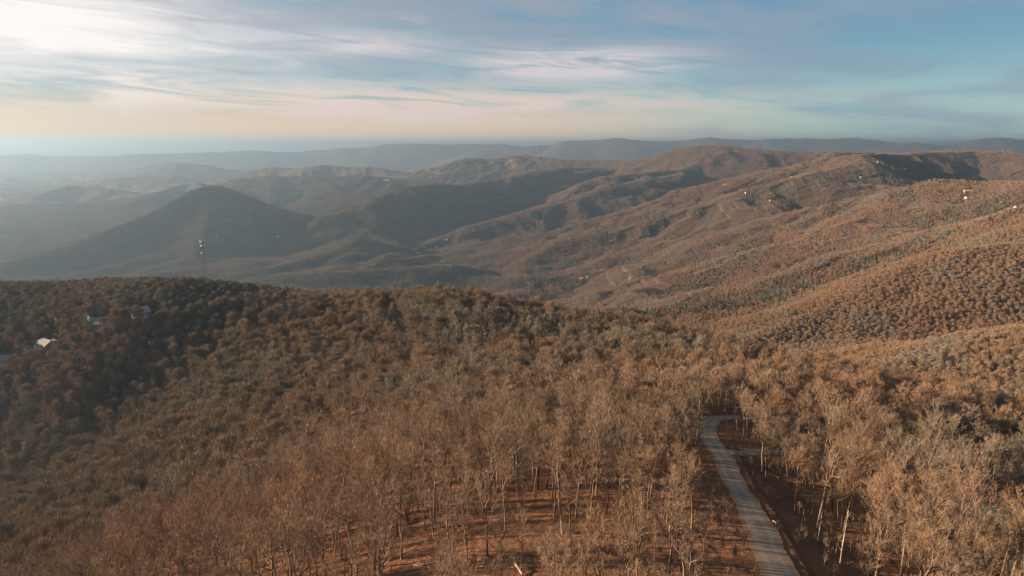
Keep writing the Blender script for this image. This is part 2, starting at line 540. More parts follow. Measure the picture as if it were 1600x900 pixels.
def ground_mat():
    m, t, b, out = new_mat('forest_floor')
    geo = t.n('ShaderNodeNewGeometry')
    pos = geo.outputs['Position']
    # leaf litter
    n1 = t.noise(pos, 0.12, 5, 0.6)
    n2 = t.noise(pos, 1.4, 6, 0.7)
    n3 = t.noise(pos, 9.0, 4, 0.7)
    lit = t.mix(t.ramp(n1, .32, .68), (.165, .075, .043), (.262, .124, .066))
    lit = t.mix(t.ramp(n2, .42, .62), t.mix(0.5, lit, (.09, .05, .036)), lit)
    lit = t.mix(t.ramp(n3, .35, .7), t.mix(0.45, lit, (.07, .04, .03)), lit)
    # bare winter canopy seen from far: brown and grey with green-black pine patches
    c1 = t.noise(pos, 0.0016, 6, 0.6)
    c2 = t.noise(pos, 0.012, 6, 0.7)
    c3 = t.noise(pos, 0.06, 3, 0.7)
    can = t.mix(t.ramp(c1, .35, .65), (.100, .074, .056), (.135, .095, .068))
    can = t.mix(t.ramp(c3, .35, .65), t.mix(0.6, can, (.05, .042, .038)), can)
    can = t.mix(t.m('MULTIPLY', t.ramp(c2, .60, .70), t.ramp(c1, .48, .60)), can, (.032, .044, .028))
    # open fields far out on the plain
    f1 = t.noise(pos, 0.0011, 3, 0.5)
    f2 = t.noise(pos, 0.004, 2, 0.5)
    at = t.n('ShaderNodeAttribute')
    at.attribute_name = 'plain'
    fld = t.m('MULTIPLY', t.m('MULTIPLY', t.ramp(f1, .50, .58), t.ramp(f2, .50, .56)), at.outputs['Fac'])
    can = t.mix(t.m('MULTIPLY', fld, 0.8), can, (.26, .22, .13))
    ac = t.n('ShaderNodeAttribute')
    ac.attribute_name = 'cover'
    col = t.mix(ac.outputs['Fac'], lit, can)
    t.L.new(col, b.inputs['Base Color'])
    b.inputs['Roughness'].default_value = 1.0
    b.inputs['Specular IOR Level'].default_value = 0.0
    bn = t.n('ShaderNodeBump')
    bn.inputs['Strength'].default_value = 0.9
    hmix = t.m('ADD', t.m('MULTIPLY', t.m('MULTIPLY', c3, 9.0), ac.outputs['Fac']), t.m('MULTIPLY', t.m('ADD', t.m('MULTIPLY', n2, 0.35), t.m('MULTIPLY', n3, 0.08)), t.m('SUBTRACT', 1.0, ac.outputs['Fac'])))
    t.L.new(hmix, bn.inputs['Height'])
    bn.inputs['Distance'].default_value = 1.0
    t.L.new(bn.outputs[0], b.inputs['Normal'])
    return m


def twig_mat(name, cols, dark=0.0):
    m, t, b, out = new_mat(name)
    oi = t.n('ShaderNodeObjectInfo')
    rnd = oi.outputs['Random']
    cr = t.n('ShaderNodeValToRGB')
    cr.color_ramp.interpolation = 'LINEAR'
    els = cr.color_ramp.elements
    while len(els) < len(cols):
        els.new(0.5)
    for i, c in enumerate(cols):
        els[i].position = i / (len(cols) - 1)
        els[i].color = (*c, 1)
    t.L.new(rnd, cr.inputs[0])
    geo = t.n('ShaderNodeNewGeometry')
    n = t.noise(geo.outputs['Position'], 0.9, 3, 0.6)
    n0 = t.noise(geo.outputs['Position'], 0.011, 3, 0.6)
    c = t.mix(t.ramp(n, .3, .7), t.mix(0.12, cr.outputs[0], (.03, .025, .02)), cr.outputs[0])
    c = t.mix(t.ramp(n0, .50, .64), c, t.mix(0.50, c, (.19, .19, .155)))
    n5 = t.noise(geo.outputs['Position'], 0.006, 2, 0.5)
    c = t.mix(t.ramp(n5, .46, .62), c, t.mix(0.35, c, (.25, .13, .08)))
    sx = t.n('ShaderNodeSeparateXYZ'); t.L.new(geo.outputs['Position'], sx.inputs[0])
    c = t.mix(t.ramp(sx.outputs[0], -40, -220), c, t.mix(0.38, c, (.155, .138, .102)))
    t.L.new(c, b.inputs['Base Color'])
    b.inputs['Roughness'].default_value = 0.85
    b.inputs['Specular IOR Level'].default_value = 0.1
    return m


M_GROUND = ground_mat()
M_TWIG = twig_mat('twigs', [(.205, .132, .088), (.25, .163, .108), (.165, .12, .092), (.285, .185, .105), (.20, .152, .115), (.23, .145, .088)])
M_BARK = twig_mat('bark', [(.07, .052, .042), (.085, .065, .05), (.16, .12, .09), (.07, .055, .045), (.10, .075, .06), (.24, .185, .13), (.075, .055, .045)])
M_PALE = twig_mat('pale_bark', [(.40, .33, .25), (.46, .38, .29)])
M_CROWN = twig_mat('far_crown', [(.225, .155, .112), (.26, .18, .13), (.20, .15, .118), (.28, .19, .13), (.215, .165, .13), (.245, .165, .115)])
M_PINE = twig_mat('pine_needles', [(.030, .048, .028), (.045, .065, .032), (.038, .050, .034)])


# ------------------------------------------------------------------ meshes
def mesh_np(name, V, Fc, mats, mat_idx=None, smooth_shade=False):
    me = bpy.data.meshes.new(name)
    V = np.asarray(V, dtype=np.float32)
    nf = len(Fc)
    k = Fc.shape[1]
    me.vertices.add(len(V)); me.vertices.foreach_set('co', V.ravel())
    me.loops.add(nf * k); me.loops.foreach_set('vertex_index', Fc.astype(np.int32).ravel())
    me.polygons.add(nf)
    me.polygons.foreach_set('loop_start', np.arange(0, nf * k, k, dtype=np.int32))
    me.polygons.foreach_set('loop_total', np.full(nf, k, dtype=np.int32))
    for m in mats:
        me.materials.append(m)
    if mat_idx is not None:
        me.polygons.foreach_set('material_index', mat_idx.astype(np.int32))
    if smooth_shade:
        me.polygons.foreach_set('use_smooth', np.ones(nf, dtype=bool))
    me.update(calc_edges=True)
    return me


def link(name, me, parent=None):
    o = bpy.data.objects.new(name, me)
    COL.objects.link(o)
    if parent is not None:
        o.parent = parent
    return o


def tag(o, label=None, cat=None, group=None, kind=None):
    if label: o['label'] = label
    if cat: o['category'] = cat
    if group: o['group'] = group
    if kind: o['kind'] = kind
    return o


def thing(name, loc, label, cat, group=None, rz=0.0):
    o = bpy.data.objects.new(name, None)
    COL.objects.link(o)
    o.location = loc
    o.rotation_euler = (0, 0, rz)
    o.empty_display_size = 0.5
    return tag(o, label, cat, group)


# ------------------------------------------------------------------ terrain: one sheet out to the horizon
az = np.concatenate([np.arange(-62, -42, 0.5), np.arange(-42, 42, 0.085), np.arange(42, 62, 0.5), np.arange(62, 298, 4.0)])
azr = np.radians(az)
rad = [4.0]
while rad[-1] < 95000:
    r_ = rad[-1]
    rad.append(r_ + max(0.55, r_ * (0.0062 if r_ < 9000 else 0.012)) if r_ > 45 else r_ + 4)
rad = np.array(rad)
AA, RR = np.meshgrid(azr, rad)
GX = RR * np.sin(AA); GY = RR * np.cos(AA)
GZ = height(GX, GY)
nr, na = GX.shape
print('terrain', nr, na, nr * na)

V = np.stack([GX.ravel(), GY.ravel(), GZ.ravel() + ZC], 1)
V = np.vstack([V, [[0, 0, H(0, 0) + ZC]]])
ii, jj = np.meshgrid(np.arange(nr - 1), np.arange(na), indexing='ij')
j2 = (jj + 1) % na
Fq = np.stack([ii * na + jj, ii * na + j2, (ii + 1) * na + j2, (ii + 1) * na + jj], -1).reshape(-1, 4)[:, ::-1]
c0 = nr * na
jc = np.arange(na)
Fc_ = np.stack([np.full(na, c0), (jc + 1) % na, jc, jc], 1)   # centre fan, made of quads with a doubled corner removed below
me = mesh_np('ground', V, Fq, [M_GROUND], smooth_shade=True)
cov = smooth(190, 430, RR.ravel())
MAXT = 8600.0
cov = np.append(cov, 0)
pl_ = smooth(6000, 9000, RR.ravel()) * smooth(-520, -600, GZ.ravel())
pl_ = np.append(pl_, 0)
for nm, arr in (('cover', cov), ('plain', pl_)):
    a_ = me.attributes.new(nm, 'FLOAT', 'POINT')
    a_.data.foreach_set('value', arr.astype(np.float32))
ground = link('ground', me)
tag(ground, kind='structure')


# ------------------------------------------------------------------ bare winter trees
class Soup:
    """collects triangles as numpy blocks"""
    def __init__(s):
        s.V = []; s.F = []; s.M = []; s.n = 0

    def add(s, v, f, mi=0):
        v = np.asarray(v, float); f = np.asarray(f)
        s.V.append(v); s.F.append(f + s.n); s.M.append(np.full(len(f), mi)); s.n += len(v)

    def tube(s, pts, rads, sides=5, mi=0):
        pts = np.asarray(pts, float)
        n = len(pts)
        tg = np.gradient(pts, axis=0)
        tg /= np.linalg.norm(tg, axis=1)[:, None] + 1e-9
        ref = np.array([0.31, 0.87, 0.11])
        u = np.cross(tg, ref); u /= np.linalg.norm(u, axis=1)[:, None] + 1e-9
        w = np.cross(tg, u)
        a = np.linspace(0, 2 * np.pi, sides, endpoint=False)
        ring = (np.cos(a)[None, :, None] * u[:, None] + np.sin(a)[None, :, None] * w[:, None]) * np.asarray(rads)[:, None, None]
        v = (pts[:, None] + ring).reshape(-1, 3)
        f = []
        for i in range(n - 1):
            for k in range(sides):
                k2 = (k + 1) % sides
                A = i * sides + k; B = i * sides + k2; C_ = A + sides; D = B + sides
                f += [(A, B, D), (A, D, C_)]
        s.add(v, f, mi)

    def strips(s, a, b, w, mi=0, mid=0.12):
        """thin tapered twigs a->b; each three triangles, bent in the middle"""
        a = np.asarray(a, float); b = np.asarray(b, float)
        n = len(a)
        d = b - a
        L = np.linalg.norm(d, axis=1)[:, None] + 1e-9
        r = rng.normal(size=(n, 3))
        p = np.cross(d, r); p /= np.linalg.norm(p, axis=1)[:, None] + 1e-9
        w = np.broadcast_to(np.asarray(w, float).reshape(-1, 1) if np.ndim(w) else np.full((n, 1), w), (n, 1))
        q = rng.normal(size=(n, 3)) * L * mid
        m = (a + b) / 2 + q
        v = np.stack([a - p * w / 2, a + p * w / 2, m - p * w * .38, m + p * w * .38, b], 1).reshape(-1, 3)
        i = np.arange(n) * 5
        f = np.concatenate([np.stack([i, i + 1, i + 3], 1), np.stack([i, i + 3, i + 2], 1), np.stack([i + 2, i + 3, i + 4], 1)])
        s.add(v, f, mi)

    def mesh(s, name, mats):
        return mesh_np(name, np.concatenate(s.V), np.concatenate(s.F), mats, np.concatenate(s.M))


def unit(v):
    return v / (np.linalg.norm(v, axis=-1, keepdims=True) + 1e-9)


def bare_tree(seed, Ht=14.0, spread=3.6, detail=2, fork=0.45, lean=0.05):
    """returns (trunk soup, crown soup)"""
    r = np.random.default_rng(seed)
    T = Soup(); Cn = Soup()
    n = 9 if detail >= 2 else 5
    ts = np.linspace(0, 1, n)
    ln = r.normal(size=2) * lean * Ht
    wob = np.cumsum(r.normal(size=(n, 2)) * 0.016 * Ht, axis=0) * ts[:, None]
    tr = np.stack([ln[0] * ts ** 1.4 + wob[:, 0], ln[1] * ts ** 1.4 + wob[:, 1], -0.8 + ts * (Ht * .86 + .8)], 1)
    r0 = 0.0135 * Ht * r.uniform(.8, 1.15)
    rr = r0 * (1 - ts) ** 0.75 * .95 + 0.02
    rr[0] *= 1.25
    T.tube(tr, rr, 7 if detail >= 2 else 4)
    nl = {3: 15, 2: 12, 1: 10, 0: 7}[detail]
    tips = []; tdir = []
    starts2 = []; dirs2 = []; rad2 = []
    az0 = r.uniform(0, 6.28)
    for k in range(nl):
        f = fork + (0.97 - fork) * (k + .5 * r.random()) / nl
        i = f * (n - 1)
        p0 = tr[int(i)] + (tr[min(int(i) + 1, n - 1)] - tr[int(i)]) * (i - int(i))
        a = az0 + k * 2.4 + r.normal() * .4
        up = 0.85 + 1.0 * (f - fork) / (1 - fork) + r.normal() * .12
        d = np.array([cos(a), sin(a), up]); d /= np.linalg.norm(d)
        L = spread * (1.6 - 0.65 * (f - fork) / (1 - fork)) * r.uniform(.75, 1.2)
        ns = 5 if detail >= 2 else 4
        pts = [p0]
        dd = d.copy()
        for q in range(ns):
            dd = unit(dd + r.normal(size=3) * .28 + np.array([0, 0, .13]))
            pts.append(pts[-1] + dd * L / ns)
        pts = np.array(pts)
        rb = r0 * (1 - f) ** 0.5 * .6 + .025
        rads = np.linspace(rb, .018 if detail >= 2 else .03, ns + 1)
        Cn.tube(pts, rads, 4 if detail >= 2 else 3, 1)
        nb = {3: 9, 2: 7, 1: 6, 0: 3}[detail]
        for q in range(nb):
            g = 0.22 + 0.78 * (q + r.random()) / nb
            i = min(g, .999) * ns
            b0 = pts[int(i)] + (pts[int(i) + 1] - pts[int(i)]) * (i - int(i))
            ax = unit(pts[min(int(i) + 1, ns)] - pts[int(i)])
            bd = unit(ax * .9 + unit(r.normal(size=3)) * .75 + np.array([0, 0, .35]))
            starts2.append(b0); dirs2.append(bd); rad2.append(L * r.uniform(.26, .5) * (1.15 - .45 * g))
    s2 = np.array(starts2); d2 = np.array(dirs2); l2 = np.array(rad2)[:, None]
    # second order: bent in two pieces
    m2 = s2 + d2 * l2 * .5
    d2b = unit(d2 + r.normal(size=d2.shape) * .25 + np.array([0, 0, .12]))
    e2 = m2 + d2b * l2 * .5
    w2 = {3: .045, 2: .055, 1: .10, 0: .13}[detail]
    Cn.strips(s2, m2, w2, 1); Cn.strips(m2, e2, w2 * .7, 1)
    # third order
    n3 = {3: 7, 2: 5, 1: 4, 0: 3}[detail]
    g = r.random((len(s2), n3, 1)) * .85 + .15
    st = np.where(g < .5, s2[:, None] + (m2 - s2)[:, None] * g * 2, m2[:, None] + (e2 - m2)[:, None] * (g - .5) * 2)
    d3 = unit(d2b[:, None] * .95 + unit(r.normal(size=(len(s2), n3, 3))) * .8 + np.array([0, 0, .35]))
    l3 = l2[:, None] * r.uniform(.45, .85, (len(s2), n3, 1)) * (1.0 if detail >= 2 else 1.2)
    e3 = st + d3 * l3
    st = st.reshape(-1, 3); e3f = e3.reshape(-1, 3); d3 = d3.reshape(-1, 3); l3 = l3.reshape(-1, 1)
    w3 = {3: .028, 2: .029, 1: .058, 0: .17}[detail]
    Cn.strips(st, e3f, w3, 0)
    # twig tips
    n4 = {3: 6, 2: 5, 1: 2, 0: 0}[detail]
    if n4:
        g = r.random((len(st), n4, 1)) * .8 + .2
        s4 = st[:, None] + (e3f - st)[:, None] * g
        d4 = unit(d3[:, None] * .95 + unit(r.normal(size=(len(st), n4, 3))) * .75 + np.array([0, 0, .3]))
        e4 = s4 + d4 * l3[:, None] * r.uniform(.4, .8, (len(st), n4, 1))
        Cn.strips(s4.reshape(-1, 3), e4.reshape(-1, 3), {3: .018, 2: .019, 1: .044}[detail], 0)
    return T, Cn


def dome_tree(seed, Ht, R_, n, L, w, limbs=6):
    """a crown seen from far: limbs carrying a dome of fine twigs that point up and outward"""
    r = np.random.default_rng(seed)
    T = Soup(); Cn = Soup()
    hc = Ht - R_ * 1.05
    T.tube([[0, 0, -1], [r.normal() * .2, r.normal() * .2, hc * .55], [r.normal() * .3, r.normal() * .3, hc]], [.24, .18, .12], 4)
    for k in range(limbs):
        a = k * 2.4 + r.uniform(0, .6); ph = r.uniform(.15, 1.1)
        e = np.array([sin(ph) * cos(a), sin(ph) * sin(a), cos(ph)]) * R_ * .9
        b = np.array([0, 0, hc * r.uniform(.6, .95)])
        Cn.tube([b, b * .45 + (np.array([0, 0, hc]) + e) * .55 + np.array([0, 0, -.3]), np.array([0, 0, hc]) + e], [.11, .07, .03], 3, 1)
    # a few lobes make the outline uneven
    nl = 9
    la = r.uniform(0, 6.283, nl); lp = np.arccos(r.uniform(-.05, 1, nl)); lr = R_ * r.uniform(.32, .60, nl)
    lc = np.stack([np.sin(lp) * np.cos(la), np.sin(lp) * np.sin(la), np.cos(lp)], 1) * (R_ - lr)[:, None] * r.uniform(.8, 1.3, (nl, 1))
    pick = r.integers(0, nl, n)
    a = r.uniform(0, 6.283, n); ph = np.arccos(r.uniform(-.35, 1, n))
    o = np.stack([np.sin(ph) * np.cos(a), np.sin(ph) * np.sin(a), np.cos(ph)], 1)
    c = lc[pick] + o * (lr[pick] * r.uniform(.45, 1.05, n) ** .5)[:, None] + np.array([0, 0, hc])
    nf = int(n * .8)
    fa = r.uniform(0, 6.283, nf); fr_ = R_ * r.uniform(.2, 1.15, nf)
    fc_ = np.stack([fr_ * np.cos(fa), fr_ * np.sin(fa), r.uniform(1.5, hc + R_ * .5, nf)], 1)
    fd = unit(r.normal(size=(nf, 3)) * .45 + np.array([0, 0, 1.0]))
    Cn.strips(fc_ - fd * L * .6, fc_ + fd * L * .6, w, 0, .1)
    d = unit(unit(c - np.array([0, 0, hc - R_])) + o * .3 + r.normal(size=(n, 3)) * .30 + np.array([0, 0, .5]))
    ln = r.uniform(.6, 1.3, (n, 1)) * L
    Cn.strips(c - d * ln * .5, c + d * ln * .5, w, 0, .1)
    return T, Cn


def join_soup(T, Cn, name):
    s = Soup()
    for v, f, m in zip(T.V, T.F, T.M):
        s.V.append(v); s.F.append(f); s.M.append(np.full(len(f), 1)); s.n += len(v)
    base = s.n
    for v, f, m in zip(Cn.V, Cn.F, Cn.M):
        s.V.append(v); s.F.append(f + base); s.M.append(m)
    return s.mesh(name, [M_TWIG, M_BARK])


def clump(seed, size=52.0, sp=5.6, tris=66, mat=None, conifer=False):
    """a stretch of far woodland: some fifty crowns of thin twig faces"""
    r = np.random.default_rng(seed)
    s = Soup()
    n = int(size / sp)
    for i in range(n):
        for j in range(n):
            x = (i + .5 + r.uniform(-.45, .45)) * sp - size / 2
            y = (j + .5 + r.uniform(-.45, .45)) * sp - size / 2
            sc = r.uniform(.7, 1.3)
            hh = 13.0 * r.uniform(.78, 1.12)
            R_ = 3.0 * sc
            k = tris
            a = r.uniform(0, 2 * np.pi, k)
            ph = np.arccos(r.uniform(-.25, 1, k))
            rad_ = R_ * r.uniform(.55, 1.05, k) ** .6
            c = np.stack([x + rad_ * np.sin(ph) * np.cos(a), y + rad_ * np.sin(ph) * np.sin(a), hh - R_ + rad_ * np.cos(ph) * 1.1], 1)
            out = unit(c - np.array([x, y, hh - R_ * 1.5]))
            d = unit(out + r.normal(size=(k, 3)) * .55)
            L = r.uniform(1.0, 2.1, (k, 1)) * sc
            s.strips(c - d * L / 2, c + d * L / 2, .52, 0, .08)
    k = 3200
    c = np.stack([r.uniform(-size / 2, size / 2, k), r.uniform(-size / 2, size / 2, k), r.uniform(1, 10, k)], 1)
    d = unit(r.normal(size=(k, 3)) * .5 + np.array([0, 0, 1.0]))
    s.strips(c - d * .9, c + d * .9, .42, 0, .08)
    return s.mesh('far_wood_%d' % seed, [mat or M_CROWN])


def pine_mesh(seed, detail=1):
    r = np.random.default_rng(seed)
    s = Soup()
    Hh = 15.0
    s.tube([[0, 0, -1], [0, 0, Hh * .5], [0, 0, Hh * .95]], [.22, .15, .04], 5, 1)
    k = 420 if detail else 120
    z = r.uniform(.30, 1, k)
    R_ = 3.3 * (1 - z) ** .7 + .35
    a = r.uniform(0, 6.283, k)
    rad_ = R_ * r.uniform(.25, 1, k)
    c = np.stack([rad_ * np.cos(a), rad_ * np.sin(a), z * Hh], 1)
    d = unit(np.stack([np.cos(a), np.sin(a), r.uniform(-.2, .4, k)], 1) + r.normal(size=(k, 3)) * .4)
    s.strips(c - d * .6, c + d * .8, .55 if detail else .95, 0, .1)
    return s.mesh('pine_%d' % seed, [M_PINE, M_BARK])


# near kinds, with separate trunk and crown
NEAR_KINDS = []
for k in range(9):
    r_ = np.random.default_rng(100 + k)
    T, Cn = bare_tree(100 + k, Ht=r_.uniform(13, 16.5), spread=(2.1, 3.2, 2.4, 2.0, 2.8, 2.2, 3.6, 2.5, 2.3)[k], detail=2, fork=(.52, .42, .58, .60, .48, .50, .40, .56, .62)[k], lean=.05)
    NEAR_KINDS.append((T.mesh('trunk_%d' % k, [M_BARK]), Cn.mesh('crown_%d' % k, [M_TWIG, M_BARK]), T, Cn))

KINDS = bpy.data.collections.new('tree_kinds')      # never linked to the scene: only the meshes the woodland repeats


def kind_obj(name, me):
    o = bpy.data.objects.new(name, me)
    KINDS.objects.link(o)


for k, (a, b, T, Cn) in enumerate(NEAR_KINDS):       # 0..8
    kind_obj('a_near_%02d' % k, join_soup(T, Cn, 'near_tree_%d' % k))
for k in range(8):                                    # 9..16
    r_ = np.random.default_rng(200 + k)
    if k < 4:
        T, Cn = bare_tree(200 + k, Ht=r_.uniform(12, 16), spread=r_.uniform(2.2, 3.1), detail=1, fork=r_.uniform(.42, .56))
    else:
        T, Cn = dome_tree(200 + k, r_.uniform(11.5, 15), r_.uniform(2.7, 3.9), 760, 1.5, .062, 8)
    kind_obj('b_mid_%02d' % k, join_soup(T, Cn, 'mid_tree_%d' % k))
for k in range(7):                                    # 17..23
    r_ = np.random.default_rng(300 + k)
    T, Cn = dome_tree(300 + k, r_.uniform(12, 14.5), r_.uniform(2.3, 3.5), 190, 1.7, .15, 3)
    kind_obj('c_back_%02d' % k, join_soup(T, Cn, 'back_tree_%d' % k))
for k in range(6):                                    # 24..29
    kind_obj('d_far_%02d' % k, clump(400 + k))
N_A, N_B, N_C, N_D = 9, 8, 7, 6

# what the camera could see: running horizon along each azimuth
TANG = np.maximum.accumulate(GZ / RR, axis=0)
zg_az = az


def seen(x, y, z, up=16.0, slack=22.0):
    r = np.hypot(x, y)
    a = np.degrees(np.arctan2(x, y))
    ja = np.clip(np.searchsorted(zg_az, a), 0, na - 1)
    ir = np.clip(np.searchsorted(rad, r * 0.985) - 1, 0, nr - 1)
    return (z + up + slack) / r > TANG[ir, ja]


def grid_pts(x0, x1, y0, y1, sp, jit=.46):
    gx, gy = np.meshgrid(np.arange(x0, x1, sp), np.arange(y0, y1, sp))
    gx = gx + rng.uniform(-jit, jit, gx.shape) * sp
    gy = gy + rng.uniform(-jit, jit, gy.shape) * sp
    return gx.ravel(), gy.ravel()


def terrain_z(x, y):
    """height read off the terrain sheet (fast; exact at its vertices)"""
    r = np.hypot(x, y)
    a = np.degrees(np.arctan2(x, y))
    ja = np.clip(np.searchsorted(zg_az, a) - 1, 0, na - 2)
    ir = np.clip(np.searchsorted(rad, r) - 1, 0, nr - 2)
    fa = np.clip((a - zg_az[ja]) / (zg_az[ja + 1] - zg_az[ja]), 0, 1)
    fr = np.clip((r - rad[ir]) / (rad[ir + 1] - rad[ir]), 0, 1)
    return (GZ[ir, ja] * (1 - fa) * (1 - fr) + GZ[ir, ja + 1] * fa * (1 - fr) + GZ[ir + 1, ja] * (1 - fa) * fr + GZ[ir + 1, ja + 1] * fa * fr)


CLEAR = []                                  # (x, y, radius) kept free of trees


def keep_clear(px, py, t, rad_):
    p = P(px, py, t)
    CLEAR.append((p[0], p[1], rad_))


def in_clear(x, y):
    m = np.zeros(x.shape, bool)
    for (cx, cy, cr) in CLEAR:
        m |= (x - cx) ** 2 + (y - cy) ** 2 < cr * cr
    return m


def project(x, y, z):
    """pixel in a 1600 x 900 frame of a point relative to the camera"""
    cy = y * cos(PITCH) - z * sin(PITCH)
    cz = y * sin(PITCH) + z * cos(PITCH)
    return 800 + F * x / cy, 450 - F * cz / cy, cy
#OBJECTS_BELOW

def hit(px, py, lift=0.0):
    """where the sight line through a pixel meets the ground"""
    t = np.exp(np.linspace(np.log(60), np.log(30000), 2500))
    d = ray(px, py)
    z = height(d[0] * t, d[1] * t) + lift
    below = np.nonzero(d[2] * t < z)[0]
    k = below[0] if len(below) else len(t) - 1
    tt = t[k]
    return np.array([d[0] * tt, d[1] * tt, H(d[0] * tt, d[1] * tt)]), tt


def W3(p, dz=0.0):
    return Vector((p[0], p[1], p[2] + ZC + dz))


# ------------------------------------------------------------------ lane
def lane_mat():
    m, t, b, out = new_mat('worn_asphalt')
    pos = t.n('ShaderNodeNewGeometry').outputs['Position']
    uv = t.n('ShaderNodeAttribute'); uv.attribute_name = 'across'
    n1 = t.noise(pos, 0.35, 5, .6)
    n2 = t.noise(pos, 3.5, 5, .7)
    c = t.mix(t.ramp(n1, .3, .7), (.165, .122, .096), (.255, .192, .152))
    c = t.mix(t.ramp(n2, .35, .65), t.mix(.25, c, (.07, .06, .06)), c)
    # worn wheel tracks and leaf drift along both edges
    ac = t.m('ABSOLUTE', uv.outputs['Fac'])
    tr = t.m('MULTIPLY', t.ramp(ac, .22, .38), t.ramp(ac, .62, .48))
    c = t.mix(t.m('MULTIPLY', tr, .4), c, (.25, .21, .19))
    edge = t.m('ADD', ac, t.m('MULTIPLY', t.m('SUBTRACT', n2, .5), .5))
    c = t.mix(t.ramp(edge, .52, .92), c, (.22, .12, .07))
    c = t.mix(t.m('MULTIPLY', t.ramp(t.noise(pos, .8, 5, .7), .54, .66), .6), c, (.20, .115, .07))
    t.L.new(c, b.inputs['Base Color'])
    b.inputs['Roughness'].default_value = .85
    return m


M_LANE = lane_mat()


def strip(name, line, w, lift, mat):
    tg = np.gradient(line, axis=0); tg /= np.linalg.norm(tg, axis=1)[:, None]
    nv = np.stack([tg[:, 1], -tg[:, 0]], 1)
    k = 9
    u = np.linspace(-1, 1, k)
    wv = 1 + .16 * gnoise(line[:, 0] / 7, line[:, 1] / 7, 91) + .07 * gnoise(line[:, 0] / 1.9, line[:, 1] / 1.9, 92)
    off = .35 * gnoise(line[:, 0] / 11, line[:, 1] / 11, 93)
    X = line[:, None, 0] + nv[:, None, 0] * (u * w / 2 * wv[:, None] + off[:, None])
    Y = line[:, None, 1] + nv[:, None, 1] * (u * w / 2 * wv[:, None] + off[:, None])
    Z = np.maximum(height(X, Y), terrain_z(X, Y))
    Z = Z + lift
    n = len(line)
    i, j = np.meshgrid(np.arange(n - 1), np.arange(k - 1), indexing='ij')
    Fq_ = np.stack([i * k + j, (i + 1) * k + j, (i + 1) * k + j + 1, i * k + j + 1], -1).reshape(-1, 4)[:, ::-1]
    me_ = mesh_np(name, np.stack([X.ravel(), Y.ravel(), Z.ravel() + ZC], 1), Fq_, [mat], smooth_shade=True)
    a_ = me_.attributes.new('across', 'FLOAT', 'POINT')
    a_.data.foreach_set('value', np.tile(u, n).astype(np.float32))
    return tag(link(name, me_), kind='structure')


strip('road', LANE, 5.7, .09, M_LANE)
strip('side_road', BRANCH, 4.6, .05, M_LANE)


